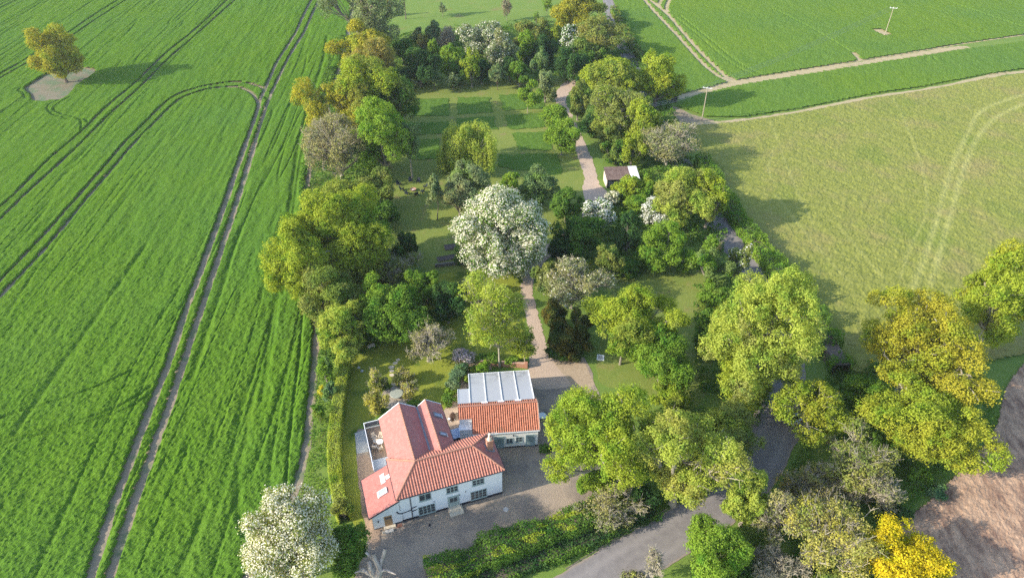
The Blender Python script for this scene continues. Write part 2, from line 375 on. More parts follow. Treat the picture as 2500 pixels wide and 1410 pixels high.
def crop_mat(name, a, b, c, far):
    t = NT(name); v = t.pos(); vs = t.pos((1, .22, 1), -RTRACK+math.pi/2)
    f = t.noise(1.1, v, 4.0, .6); g = t.noise(.35, vs, 3.0)
    col = t.mix(f, a, b); col = t.mix(t.math('MULTIPLY', g, .5), col, c)
    big = t.noise(.022, v, 3.0, .6, .42, .68); col = t.mix(t.math('MULTIPLY', big, .6), col, far)
    fn = t.noise(7.0, v, 2.0, .7, None, None)
    d = t.n('ShaderNodeBsdfDiffuse'); tr = t.n('ShaderNodeBsdfTranslucent'); mx = t.n('ShaderNodeMixShader'); mx.inputs[0].default_value = .3
    bp = t.n('ShaderNodeBump'); bp.inputs['Strength'].default_value = .8; bp.inputs['Distance'].default_value = .12; t.l(fn, bp.inputs['Height'])
    t.l(bp.outputs[0], d.inputs['Normal']); t.l(col, d.inputs[0]); t.l(col, tr.inputs[0])
    t.l(d.outputs[0], mx.inputs[1]); t.l(tr.outputs[0], mx.inputs[2]); t.l(mx.outputs[0], t.out.inputs['Surface']); return t.m
M_crop = crop_mat('cereal_crop', (.085, .19, .015), (.12, .235, .022), (.15, .26, .028), (.10, .215, .038))
ys = [34.0]
while ys[-1] < 330: ys.append(ys[-1]+max(.17, min(.8, ys[-1]*.0038)))
ys = np.array(ys)
M_crop2 = crop_mat('far_crop', (.13, .235, .028), (.165, .27, .036), (.195, .29, .042), (.115, .225, .055))
o = grid_sheet('crop_plants', FIELD, .215, ys, crop_z, M_crop, keep=lambda X, Y: crop_mask(X, Y) > .03)
tag(o, 'dense green cereal crop filling the big field with paired wheel tracks', 'crop', kind='stuff')
# ---- right fields ---------------------------------------------------
sand1 = [(1650, 240), (1700, 226), (1742, 218), (1800, 204), (1888, 190), (1990, 173), (2092, 158), (2195, 141), (2270, 128), (2331, 118), (2366, 116)]
sand2 = [(1690, 303), (1740, 301), (1820, 293), (1956, 272), (2127, 238), (2263, 218), (2399, 191), (2440, 181), (2520, 173), (2700, 145)]
R1 = np.concatenate((ats([(1655, 236), (1800, 198), (1990, 167), (2195, 135), (2340, 110), (2520, 84), (2700, 55)]), [(260, 400), (52, 400)], ats([(1480, -60), (1505, 40), (1560, 130), (1625, 215)])))
R2 = np.concatenate((ats([(1650, 262), (1720, 287), (1820, 288), (1956, 267), (2127, 233), (2263, 213), (2399, 186), (2520, 168), (2720, 135)]), ats([(2700, 76), (2366, 119), (2195, 145), (1990, 178), (1800, 209), (1700, 232)])))
trR = [[(1560, -20), (1572, 0), (1610, 43), (1646, 80), (1682, 120), (1718, 159), (1755, 188), (1790, 203)], [(1574, -20), (1586, 0), (1629, 36), (1670, 84), (1713, 132), (1745, 164), (1774, 190), (1800, 200)],
       [(1622, -20), (1614, 0), (1606, 17)], [(1640, -20), (1634, 0), (1627, 17), (1630, 30)], [(2100, 152), (2094, 142), (2082, 130)], [(2366, 117), (2358, 108)], [(2500, 94), (2430, 104), (2366, 113)]]
trR2 = [[(1650, 45), (1700, 85), (1740, 120), (1790, 160), (1840, 186)], [(1660, 40), (1712, 82), (1755, 117), (1805, 157), (1858, 184)], [(1880, 20), (1960, 60), (2030, 100), (2095, 140)], [(2300, 0), (2400, 35), (2520, 75)], [(2255, 150), (2264, 140), (2262, 152)], [(2276, 140), (2284, 150)]]
TR = [smooth_line(ats(l), 5) for l in trR]; TR2 = [smooth_line(ats(l), 5) for l in trR2]
polebare = ats([(2130, 74), (2150, 74), (2172, 84), (2160, 88)])
def rmask(X, Y):
    M = np.ones(X.shape)
    for l in TR: M = np.minimum(M, np.clip((dist_line(X, Y, l, 4)-.42)/.4, 0, 1))
    for l in TR2: M = np.minimum(M, .45+np.clip((dist_line(X, Y, l, 4)-.1)/.4, 0, 1)*.55)
    return np.where(inside(X, Y, polebare), 0, M)
def rz(X, Y):
    h = .36+(vn(X, Y, .9, 11)-.5)*.12+(vn(X, Y, 2.4, 12)-.5)*.12+(_hash(np.floor(X*30), np.floor(Y*30), 14)-.5)*.08
    return .02+np.maximum(h, .08)*rmask(X, Y)
yr = [60.0]
while yr[-1] < 400: yr.append(yr[-1]+max(.35, min(1.1, yr[-1]*.0045)))
yr = np.array(yr)
o = grid_sheet('crop_plants', R1, .5, yr, rz, M_crop2, keep=lambda X, Y: rmask(X, Y) > .03); tag(o, 'fresh green crop in the far field beyond the upper sandy track', 'crop', kind='stuff')
o = grid_sheet('crop_plants', R2, .5, yr, rz, M_crop2, keep=lambda X, Y: rmask(X, Y) > .03); tag(o, 'strip of green crop between the two sandy tracks', 'crop', kind='stuff')
struct(flat_poly('field_soil', np.concatenate((R1[:7]*1.0, R1[7:])), .012, M_sand, step=20))
struct(ribbon('sandy_track', ats(sand1), [2.0, 3.4, 4.0, 3.6, 3.0, 2.4], .03, M_sand, .2, 2))
struct(ribbon('field_margin_track', ats(sand2), [3.0, 1.8, 1.5, 1.3, 1.2, 2.6, 1.6, 1.6], .034, M_sand, .15, 3))
struct(flat_poly('bare_gateway', ats([(1632, 258), (1652, 262), (1690, 280), (1722, 289), (1745, 294), (1740, 303), (1700, 306), (1668, 303), (1645, 285)]), .026, M_soil, .15, 1.0))
# meadow
meadow = ats([(1690, 306), (1740, 304), (1820, 296), (1956, 275), (2127, 241), (2263, 221), (2399, 194), (2520, 176), (2720, 146), (2760, 500), (2760, 850), (2500, 868), (2330, 900), (2100, 915), (2040, 890), (1985, 770), (1895, 645), (1795, 530), (1715, 390)])
arcs = [[(2500, 232), (2400, 270), (2360, 330), (2320, 420), (2280, 560), (2235, 690), (2225, 720)], [(2500, 255), (2430, 290), (2385, 340), (2350, 420), (2310, 560), (2270, 700)], [(2180, 240), (2225, 340), (2255, 430), (2260, 520), (2225, 600), (2195, 680)],
        [(2050, 560), (2110, 630), (2190, 720)], [(1880, 300), (1900, 350), (1925, 420), (1950, 480), (1990, 560)], [(1895, 480), (1990, 600), (2080, 700)], [(1890, 360), (1880, 390), (1875, 420), (1890, 450)]]
AR = [smooth_line(ats(l), 5) for l in arcs]
def md_z(X, Y):
    u = X*.96-Y*.28; w = X*.28+Y*.96
    return .03+.16*vn(X, Y, .7, 21)+.10*vn(X, Y, 1.7, 22)+.09*vn(u/5, w, 1.0, 23)+.11*_hash(np.floor(X*20), np.floor(Y*20), 24)
def md_tr(X, Y):
    a = np.zeros(X.shape)
    for i, l in enumerate(AR): a = np.maximum(a, (1-np.clip(dist_line(X, Y, l, 5)/(1.0 if i < 2 else .5), 0, 1))*(.5 if i < 2 else .28))
    return a*(.5+.7*vn(X, Y, 3, 29))
t = NT('meadow_grass'); v = t.pos(); vs = t.pos((.25, 1, 1), math.radians(-16))
f = t.noise(.8, v, 4.0, .65); g = t.noise(.5, vs, 3.0)
col = t.mix(f, (.15, .168, .034), (.24, .245, .062)); col = t.mix(t.math('MULTIPLY', g, .5), col, (.20, .22, .04))
sp = t.noise(.07, v, 4.0, .65, .5, .68); col = t.mix(t.math('MULTIPLY', sp, .6), col, (.25, .20, .085))
gr = t.noise(.05, t.pos((1, 1, 1), .7), 3.0, .6, .55, .72); col = t.mix(t.math('MULTIPLY', gr, .7), col, (.12, .17, .025))
atn = t.n('ShaderNodeAttribute', attribute_name='track'); col = t.mix(atn.outputs['Fac'], col, (.38, .37, .13))
M_mead = t.surf(col, .95, t.noise(5.0, v, 2.0, .7, None, None), .6, .1, .1)
o = grid_sheet('meadow_grass', meadow, .36, np.arange(50, 240, .36), md_z, M_mead, attrs={'track': md_tr}); tag(o, 'yellowish green mown meadow grass with faint curving tyre marks', 'grass', kind='stuff')
# ploughed field
plough = ats([(2760, 790), (2520, 862), (2480, 905), (2450, 950), (2432, 1030), (2400, 1085), (2340, 1150), (2260, 1225), (2190, 1280), (2215, 1330), (2290, 1420), (2330, 1500), (2900, 1500)])
def pl_z(X, Y): return .03+.09*vn(X, Y, .35, 31)+.10*vn(X, Y, .9, 32)+.06*_hash(np.floor(X*20), np.floor(Y*20), 33)
t = NT('ploughed_soil'); v = t.pos(); vs = t.pos((1, .3, 1), -.9)
f = t.noise(.9, vs, 5.0, .7, .38, .64); col = t.mix(f, (.18, .11, .08), (.46, .305, .20)); g = t.noise(.25, v, 4.0, .6, .45, .7); col = t.mix(t.math('MULTIPLY', g, .6), col, (.49, .335, .22))
d = t.noise(3.5, v, 3.0, .7, .55, .7); col = t.mix(t.math('MULTIPLY', d, .7), col, (.13, .08, .06))
M_pl = t.surf(col, .95, t.noise(5.0, v, 3.0, .7, None, None), .8, .1, .1)
o = grid_sheet('ploughed_field', plough, .24, np.arange(34, 90, .24), pl_z, M_pl); struct(o)
struct(flat_poly('far_bare_field', ats([(2470, -4), (2540, 30), (2800, 60), (2800, -80), (2440, -80)]), .06, M_pl, step=20))
# ---- house grounds --------------------------------------------------
lawn = smooth_line(ats([(858, 880), (838, 1000), (836, 1150), (850, 1245), (880, 1300), (884, 1180), (868, 1060), (930, 1012), (1080, 1012), (1128, 930), (1140, 890), (1290, 872), (1280, 800), (1285, 700), (1240, 668), (1100, 665), (1000, 690), (930, 800)]), 4, True)
struct(flat_poly('lawn', lawn, .014, M_lawn, .1, 1.0))
orch = ats([(935, 395), (1000, 200), (1400, 190), (1365, 240), (1395, 300), (1430, 400), (1440, 480), (1340, 600), (1290, 680), (1050, 660), (940, 600)])
struct(flat_poly('orchard_lawn', orch, .012, M_orch, .2, 2.0))
struct(flat_poly('dry_lawn', smooth_line(ats([(1460, 870), (1500, 700), (1560, 660), (1700, 630), (1735, 720), (1745, 850), (1700, 1000), (1560, 960), (1470, 935)]), 4, True), .013, M_orch, .2, 1.5))
grav = smooth_line(ats([(900, 1290), (880, 1180), (868, 1060), (905, 1050), (1000, 1100), (1150, 1060), (1290, 1075), (1296, 960), (1293, 878), (1340, 880), (1425, 872), (1452, 936), (1480, 1000), (1560, 1150), (1520, 1235), (1430, 1268), (1300, 1318), (1120, 1390), (1040, 1440), (870, 1440), (885, 1360)]), 3, True)
struct(flat_poly('gravel_courtyard', grav, .022, M_gravel, .12, .8))
struct(flat_poly('side_strip', smooth_line(ats([(872, 1130), (905, 1120), (930, 1280), (925, 1330), (902, 1330), (884, 1240)]), 4, True), .028, M_strip, .08, .6))
drv = ats([(1318, 905), (1316, 860), (1312, 825), (1304, 790), (1296, 755), (1286, 715), (1290, 685), (1306, 652), (1335, 615), (1390, 572), (1435, 530), (1452, 490), (1447, 450), (1437, 410), (1424, 375), (1410, 340), (1394, 305), (1377, 268), (1368, 240), (1383, 214), (1415, 192), (1450, 170)])
struct(ribbon('driveway', drv, [3.4, 2.2, 2.0, 2.0, 2.2, 2.6, 3.0, 3.0, 2.8, 2.6, 4.0, 3.5], .030, M_drive, .12, 4))
struct(flat_poly('hardcore_pad', ats([(1350, 882), (1423, 874), (1452, 938), (1436, 952), (1404, 949), (1378, 918)]), .034, M_pad, .06, .6))
struct(flat_poly('drive_apron', smooth_line(ats([(1296, 880), (1335, 868), (1362, 884), (1400, 925), (1380, 945), (1300, 945)]), 4, True), .028, M_drive, .08, .6))
struct(flat_poly('shed_apron', smooth_line(ats([(1425, 440), (1462, 452), (1482, 470), (1470, 492), (1430, 492)]), 4, True), .034, M_drive, .08, .8))
struct(flat_poly('garden_path', ats([(1078, 1012), (1094, 985), (1112, 962), (1124, 930), (1138, 888), (1200, 886), (1200, 902), (1152, 906), (1146, 940), (1128, 965), (1122, 1070), (1098, 1085)]), .034, M_path, .04, .5))
struct(flat_poly('paved_terrace', ats([(866, 1057), (893, 1047), (900, 1102), (871, 1107)]), .034, M_paving, .01, .6))
struct(flat_poly('stone_terrace', smooth_line(ats([(936, 955), (948, 946), (965, 942), (986, 938), (1000, 952), (1006, 970), (985, 990), (950, 1000), (932, 985)]), 4, True), .030, ground_mat('stone_flags', [(.34, .29, .23), (.42, .37, .30), (.2, .17, .13)], 1.4, .4, fine=3.0), .05, .5))
# road with worn wheel lanes
t = NT('asphalt'); v = t.pos(); f = t.noise(1.2, v, 4.0, .6); g = t.noise(18.0, v, 2.0, .7, None, None)
col = t.mix(f, (.17, .155, .148), (.22, .20, .19)); a = t.n('ShaderNodeAttribute', attribute_name='across')
ab = t.math('ABSOLUTE', a.outputs['Fac']); lane = t.math('SUBTRACT', 1.0, t.math('MULTIPLY', t.math('ABSOLUTE', t.math('SUBTRACT', ab, .5)), 4.0), True)
col = t.mix(t.math('MULTIPLY', lane, .5), col, (.27, .245, .23)); col = t.mix(t.math('MULTIPLY', t.math('SUBTRACT', ab, .88, True), 6.0, True), col, (.30, .23, .165))
M_road = t.surf(col, .9, g, .3, .02, .2)
road = ats([(1330, 1495), (1440, 1428), (1515, 1380), (1640, 1305), (1755, 1230), (1840, 1150), (1885, 1065), (1902, 990), (1912, 905), (1900, 830), (1872, 740), (1838, 662), (1797, 606), (1757, 547), (1690, 440), (1630, 350), (1600, 295), (1572, 235), (1540, 150), (1500, 60), (1480, -30)])
struct(ribbon('road', road, [5.6, 5.6, 5.6, 5.8, 6.2, 6.4, 5.4, 4.8, 4.6, 4.6, 4.6, 4.6], .036, M_road, .06, 5))
struct(flat_poly('road_layby', ats([(1880, 1000), (1925, 985), (1962, 1020), (1950, 1075), (1905, 1135), (1870, 1120)]), .031, M_road, .08, .6))
P = smooth_line(road, 10); T = np.gradient(P, axis=0); T /= np.linalg.norm(T, axis=1)[:, None]; N = np.c_[-T[:, 1], T[:, 0]]
kp = (P+N*3.0)[8:36]; mb = MB(); mb.tube(np.c_[kp, np.full(len(kp), .03)], .07, 4); struct(mb.build('kerb', plain('kerb_stone', (.20, .16, .12), (.28, .22, .16))))
# unmown squares in the orchard
sq = [[(1010, 242), (1097, 240), (1099, 283), (1010, 286)], [(1113, 239), (1196, 237), (1206, 275), (1115, 281)], [(1216, 232), (1335, 226), (1330, 266), (1228, 272)], [(1005, 302), (1098, 296), (1098, 327), (1005, 332)], [(1112, 290), (1207, 283), (1215, 317), (1112, 325)],
      [(1229, 281), (1328, 275), (1334, 312), (1239, 317)], [(1002, 341), (1076, 338), (1076, 390), (1002, 392)], [(1249, 325), (1338, 320), (1352, 368), (1262, 367)], [(1215, 378), (1362, 375), (1373, 424), (1340, 430), (1290, 418), (1215, 410)]]
SQ = [ats(s) for s in sq]
def sq_z(X, Y): return .03+.16*np.clip(vn(X, Y, .7, 41)*.7+vn(X, Y, 1.6, 42)*.5, .2, 1)
def sq_in(X, Y):
    r = np.zeros(X.shape, bool); jx = X+(vn(X, Y, 1.2, 44)-.5)*.9; jy = Y+(vn(X, Y, 1.2, 45)-.5)*.9
    for s in SQ: r |= inside(jx, jy, s)
    return r
o = grid_sheet('long_grass', ats([(995, 215), (1400, 205), (1420, 440), (995, 440)]), .28, np.arange(120, 195, .28), sq_z, crop_mat('long_grass', (.10, .20, .03), (.14, .245, .038), (.165, .26, .045), (.11, .21, .04)), keep=sq_in)
tag(o, 'squares of long green grass left between mown orchard paths', 'grass', kind='stuff')
# ================================================================== BUILDINGS
def tile_mat(name, a, b, c, moss):
    t = NT(name); v = t.pos(obj=True)
    f = t.noise(2.2, v, 4.0, .6); w = t.n('ShaderNodeTexWhiteNoise')
    sn = t.n('ShaderNodeVectorMath', operation='SNAP'); t.l(v, sn.inputs[0]); sn.inputs[1].default_value = (.3, .3, .25); t.l(sn.outputs[0], w.inputs['Vector'])
    col = t.mix(f, a, b); col = t.mix(t.math('MULTIPLY', w.outputs['Value'], .55), col, c)
    m = t.noise(1.0, v, 5.0, .7, .56, .72); col = t.mix(t.math('MULTIPLY', m, .5), col, moss)
    return t.surf(col, .85, t.noise(14, v, 2.0, .6, None, None), .25, .02, .2)
M_tile = tile_mat('clay_pantile', (.40, .165, .118), (.47, .21, .155), (.32, .125, .09), (.42, .25, .20))
M_tile_old = tile_mat('old_pantile', (.41, .155, .09), (.50, .21, .13), (.25, .085, .05), (.22, .15, .10))
M_tile_flat = tile_mat('flat_clay_tile', (.40, .16, .14), (.47, .205, .175), (.34, .13, .11), (.44, .25, .22))
M_ridge = plain('ridge_clay', (.40, .195, .135), (.33, .16, .115), 3, .85)
def render_mat(name, a, b):
    t = NT(name); v = t.pos(obj=True); f = t.noise(1.2, v, 5.0, .65); vs = t.pos((3, 3, .35), obj=True)
    col = t.mix(f, a, b); s = t.noise(1.6, vs, 4.0, .6, .55, .75); col = t.mix(t.math('MULTIPLY', s, .35), col, (.55, .52, .46))
    return t.surf(col, .85, t.noise(9, v, 3, .6, None, None), .2, .02, .2)
M_white = render_mat('white_render', (.80, .80, .78), (.74, .74, .72))
M_cream = render_mat('cream_render', (.78, .75, .67), (.72, .69, .62))
M_black = plain('black_paint', (.018, .02, .03), (.03, .032, .042), 4, .5)
M_sage = plain('sage_paint', (.36, .42, .38), (.32, .38, .34), 4, .5)
M_greyp = plain('grey_paint', (.27, .34, .34), (.23, .30, .30), 4, .5)
M_brick = plain('red_brick', (.36, .16, .10), (.46, .25, .17), 7, .9)
M_lead = plain('lead_sheet', (.17, .18, .20), (.24, .25, .28), 2.5, .55)
M_leadpale = plain('pale_flashing', (.55, .56, .55), (.66, .66, .64), 3, .6)
M_oak = plain('oak_boards', (.30, .17, .08), (.38, .23, .11), 5, .6)
M_deck = plain('deck_boards', (.30, .20, .13), (.38, .27, .18), 2.5, .8)
M_wood = plain('pale_teak', (.52, .42, .31), (.60, .50, .38), 5, .7)
M_stone = plain('step_stone', (.52, .44, .32), (.60, .52, .40), 4, .85)
M_whitep = plain('white_paint', (.78, .79, .79), (.72, .73, .74), 3, .5)
M_conc = plain('concrete', (.40, .38, .35), (.48, .46, .42), 3, .9)
def glass_mat(name, c, rough=.08):
    t = NT(name); return t.surf(c, rough, None, spec=.8)
M_glass = glass_mat('window_glass', (.035, .045, .055)); M_glassb = glass_mat('roof_glass', (.30, .36, .48), .15)
def slope(O, ud, vd, poly, mat_profile=(.055, .30, .34, .03)):
    """pantiled slope: O origin, ud along eave, vd up the slope, convex poly in (u,v)"""
    amp, pitch, course, lift = mat_profile
    O = np.array(O, float); ud = np.array(ud, float); vd = np.array(vd, float); ud /= np.linalg.norm(ud); vd /= np.linalg.norm(vd)
    nn = np.cross(ud, vd); nn *= np.sign(nn[2])
    P = np.array(poly, float); u0, u1 = P[:, 0].min(), P[:, 0].max()
    nu = int((u1-u0)/(pitch/6))+2; us = np.linspace(u0, u1, nu)
    lo = np.full(nu, 1e9); hi = np.full(nu, -1e9)
    for a, b in zip(P, np.roll(P, -1, 0)):
        if abs(a[0]-b[0]) < 1e-9:
            m = abs(us-a[0]) < 1e-6
            lo[m] = np.minimum(lo[m], min(a[1], b[1])); hi[m] = np.maximum(hi[m], max(a[1], b[1])); continue
        m = (us >= min(a[0], b[0])-1e-9) & (us <= max(a[0], b[0])+1e-9)
        vv = a[1]+(b[1]-a[1])*(us[m]-a[0])/(b[0]-a[0]); lo[m] = np.minimum(lo[m], vv); hi[m] = np.maximum(hi[m], vv)
    v0, v1 = P[:, 1].min(), P[:, 1].max(); nc = int(np.ceil((v1-v0)/course))
    vs = []; fr = []
    for k in range(nc): vs += [v0+k*course, v0+(k+1)*course-.004]; fr += [1, 0]
    vs = np.array(vs); fr = np.array(fr, float)
    V = np.clip(vs[None, :], lo[:, None], hi[:, None])
    ph = (us/pitch) % 1.0
    pr = amp*np.where(ph < .62, np.sin(ph/.62*math.pi), -.25*np.sin((ph-.62)/.38*math.pi))
    rng = np.random.default_rng(int(abs(O[0]*97+O[1]*13))+3)
    jit = rng.normal(size=(int((u1-u0)/pitch)+2, nc))*.008
    tj = jit[np.clip(((us-u0)/pitch).astype(int), 0, jit.shape[0]-1)][:, np.repeat(np.arange(nc), 2)]
    H = pr[:, None]+lift*fr[None]+tj
    Q = O+us[:, None, None]*ud+V[:, :, None]*vd+H[:, :, None]*nn
    nv = len(vs); i = np.arange(nu-1)[:, None]*nv; j = np.arange(nv-1)[None]
    F = np.stack((i+j, i+nv+j, i+nv+j+1, i+j+1), 2)
    ok = (V[:-1, 1:]-V[:-1, :-1] > 1e-6) | (V[1:, 1:]-V[1:, :-1] > 1e-6)
    return Q.reshape(-1, 3), F[ok]
def join_slopes(parts, name, mat, parent):
    V = []; F = []; n = 0
    for v, f in parts: V.append(v); F.append(f+n); n += len(v)
    return mesh_np(name, np.concatenate(V), np.concatenate(F), mat, parent)
FLAT = (.018, .22, .26, .035)
def ridge_tube(name, lines, parent, r=.12, mat=None):
    mb = MB(); rng = np.random.default_rng(5)
    for a, b in lines:
        a, b = np.array(a, float), np.array(b, float); L = np.linalg.norm(b-a); n = max(2, int(L/.4))
        pts = [a+(b-a)*i/n for i in range(n+1)]
        for p, q in zip(pts[:-1], pts[1:]):
            mb.tube([p, p+(q-p)*.94], [r*1.08, r*.96], 8)
    return mb.build(name, mat or M_ridge, parent)
def window(parent, x, z, w, h, y, cols=3, rows=2, mat=None, sill=True, deep=.05):
    """casement in a wall facing -y (x,z lower left)"""
    f = MB(); b = .07
    f.box(x-b, x+w+b, y-deep, y+.02, z-b, z); f.box(x-b, x+w+b, y-deep, y+.02, z+h, z+h+b)
    f.box(x-b, x, y-deep, y+.02, z, z+h); f.box(x+w, x+w+b, y-deep, y+.02, z, z+h)
    for i in range(1, cols): f.box(x+w*i/cols-.045, x+w*i/cols+.045, y-deep+.006, y+.02, z, z+h)
    for i in range(1, rows):
        for c in range(cols): f.box(x+w*c/cols+.045*(c > 0), x+w*(c+1)/cols-.045*(c < cols-1), y-deep+.012, y+.02, z+h*i/rows-.025, z+h*i/rows+.025)
    wo = f.build('window', mat or M_sage, parent)
    MB().box(x, x+w, y-.018, y-.006, z, z+h).build('pane', M_glass, wo)
    if sill: MB().box(x-.12, x+w+.12, y-.12, y-.003, z-.14, z-.072).build('sill', mat or M_sage, wo)
    return wo
def rooflight(parent, c, ud, vd, w, h, frame_mat, name='roof_window'):
    c = np.array(c, float); ud = np.array(ud, float)/np.linalg.norm(ud); vd = np.array(vd, float)/np.linalg.norm(vd); n = np.cross(ud, vd); n *= np.sign(n[2])
    f = MB(); t = .09
    for s in (-1, 1):
        f.obox(c+ud*s*(w/2-t/2)+n*.09, ud*t/2, vd*h/2, n*.09); f.obox(c+vd*s*(h/2-t/2)+n*.088, ud*(w/2-t), vd*t/2, n*.086)
    o = f.build(name, frame_mat, parent)
    MB().obox(c+n*.12, ud*(w/2-t), vd*(h/2-t), n*.012).build('pane', M_glassb, o)
    MB().obox(c-vd*(h/2+.1)+n*.085, ud*(w/2+.05), vd*.09, n*.012).build('flashing', M_leadpale, o)
    return o
# ---------------------------------------------------------------- the farmhouse
HO, HA = (-13.39, 47.77), math.radians(18.7)
hs = empty('farmhouse', (HO[0], HO[1], 0), HA)
tag(hs, 'white rendered farmhouse with red pantile hipped roof, twin gabled rear wings and a lean-to', 'house')
EZ, RZ = 4.6, 6.72; k = (RZ-EZ)/3.1; ye, yb, ym = -.2, 6.0, 2.9; x0, x1 = -.05, 13.2
w = MB(); w.box(.3, 12.85, -.05, 5.85, 0, 4.5)
MB_w = w.build('wall', M_white, hs)
wing = [(.5, 0), (.5, 4.36), (3.05, 6.33), (5.08, 4.95), (5.42, 4.95), (6.45, 5.78), (8.2, 4.45), (8.2, 0)]
MB().prism_y(wing, 5.853, 12.5).build('wing_wall', M_white, hs)
MB().prism_y([(-3.1, 0), (-3.1, 2.5), (.297, 4.1), (.297, 0)], -.05, 5.2).build('lean_to_wall', M_white, hs)
pl = MB(); pl.box(.3, 12.88, -.075, -.052, 0, .38); pl.box(12.852, 12.875, -.052, 5.8, 0, .38); pl.box(-3.12, -1.9, -.075, -.052, 0, .14); pl.box(-.7, .297, -.075, -.052, 0, .2); pl.box(-3.125, -3.102, -.05, 5.2, 0, .14)
pl.build('plinth', M_black, hs)
# main roof
ev = math.hypot(3.1, RZ-EZ); vz = (RZ-EZ)/ev; vy = 3.1/ev
front = slope((x0, ye, EZ), (1, 0, 0), (0, vy, vz), [(0, 0), (x1-x0, 0), (x1-x0-3.1, ev), (3.1, ev)], (.085, .335, .36, .03))
back = slope((x0, yb, EZ), (1, 0, 0), (0, -vy, vz), [(0, 0), (x1-x0, 0), (x1-x0-3.1, ev), (3.1, ev)], (.085, .335, .36, .03))
join_slopes([front, back], 'roof', M_tile, hs)
lh = slope((x0, ye, EZ), (0, 1, 0), (vy, 0, vz), [(0, 0), (6.2, 0), (3.1, ev)], FLAT)
rh = slope((x1, ye, EZ), (0, 1, 0), (-vy, 0, vz), [(0, 0), (6.2, 0), (3.1, ev)], FLAT)
join_slopes([lh, rh], 'hip_roof', M_tile_flat, hs)
rl, rr = (x0+3.1, ym, RZ+.05), (x1-3.1, ym, RZ+.05); ez = EZ+.06
ridge_tube('ridge_tiles', [(rl, rr), ((x0+.05, ye+.05, ez), rl), ((x1-.05, ye+.05, ez), rr), ((x1-.05, yb-.05, ez), rr), ((x0+.05, yb-.05, ez), rl)], hs)
# rear wings
ZW = 6.55; yF = 12.75
def wslope(xe, ze, xr, zr, yA, yR, mat=FLAT):
    L = math.hypot(xr-xe, zr-ze); d = ((xr-xe)/L, 0, (zr-ze)/L)
    return slope((xe, 0, ze), (0, 1, 0), d, [(yA, 0), (yF, 0), (yF, L), (yR, L)], mat)
wl = join_slopes([wslope(.2, 4.5, 3.05, ZW, 6.0, 3.2), wslope(5.1, 5.08, 3.05, ZW, 5.2, 3.2), wslope(5.4, 5.08, 6.45, 6.0, 5.2, 3.9), wslope(8.45, 4.5, 6.45, 6.0, 6.0, 3.9)], 'wing_roof', M_tile_flat, hs)
ridge_tube('wing_ridge', [((3.05, 3.1, ZW+.05), (3.05, yF, ZW+.05))], hs, .11); ridge_tube('wing_ridge', [((6.45, 3.9, 6.05), (6.45, yF, 6.05))], hs, .11)
MB().box(5.02, 5.48, 5.3, yF+.05, 5.0, 5.07).build('valley_gutter', M_lead, hs)
vg = MB()
for (xa, za), (xb, zb) in (((.15, 4.47), (3.05, 6.56)), ((3.05, 6.56), (5.1, 5.1)), ((5.4, 5.1), (6.45, 6.0)), ((6.45, 6.0), (8.5, 4.47))):
    vg.obox(((xa+xb)/2, yF+.05, (za+zb)/2-.02), ((xb-xa)/2, 0, (zb-za)/2), (0, .05, 0), (0, 0, .11))
vg.build('bargeboard', M_whitep, hs)
# lean-to roof
kz = 1.8/3.75; L = math.hypot(3.75, 1.8)
lt = slope((-3.45, 0, 2.52), (0, 1, 0), (3.75/L, 0, 1.8/L), [(-.15, 0), (5.5, 0), (5.5, L), (-.15, L)], FLAT)
join_slopes([lt], 'lean_to_roof', M_tile_flat, hs)
b = MB(); b.obox((-1.58, -.19, 3.36), (1.9, 0, .912), (0, .035, 0), (0, 0, .09)); b.obox((-1.58, 5.53, 3.36), (1.9, 0, .912), (0, .03, 0), (0, 0, .08)); b.obox((-3.5, 2.65, 2.47), (.05, 0, 0), (0, 2.85, 0), (0, 0, .06))
b.build('bargeboard', M_black, hs)
ludir, lvdir = (0, 1, 0), (3.75, 0, 1.8)
rooflight(hs, (-1.24, 2.12, 3.6), ludir, lvdir, .8, 1.15, M_leadpale)
mb = MB(); n = np.cross((0, 1, 0), np.array((3.75, 0, 1.8))/L); n *= np.sign(n[2]); vd = np.array((3.75, 0, 1.8))/L
mb.obox(np.array((-.95, 3.95, 2.52+2.5*kz))+n*.07, vd*.3, np.array((0, .68, 0)), n*.015); mb.obox(np.array((-.27, 3.8, 2.52+3.18*kz))+n*.072, vd*.34, np.array((0, .28, 0)), n*.015)
mb.build('lead_patch', M_leadpale, hs)
vd2 = (-2.0, 0, 1.5)
rooflight(hs, (7.42, 10.25, 5.31), (0, 1, 0), vd2, .72, 1.15, M_lead); rooflight(hs, (7.32, 6.92, 5.38), (0, 1, 0), vd2, .6, 1.0, M_lead)
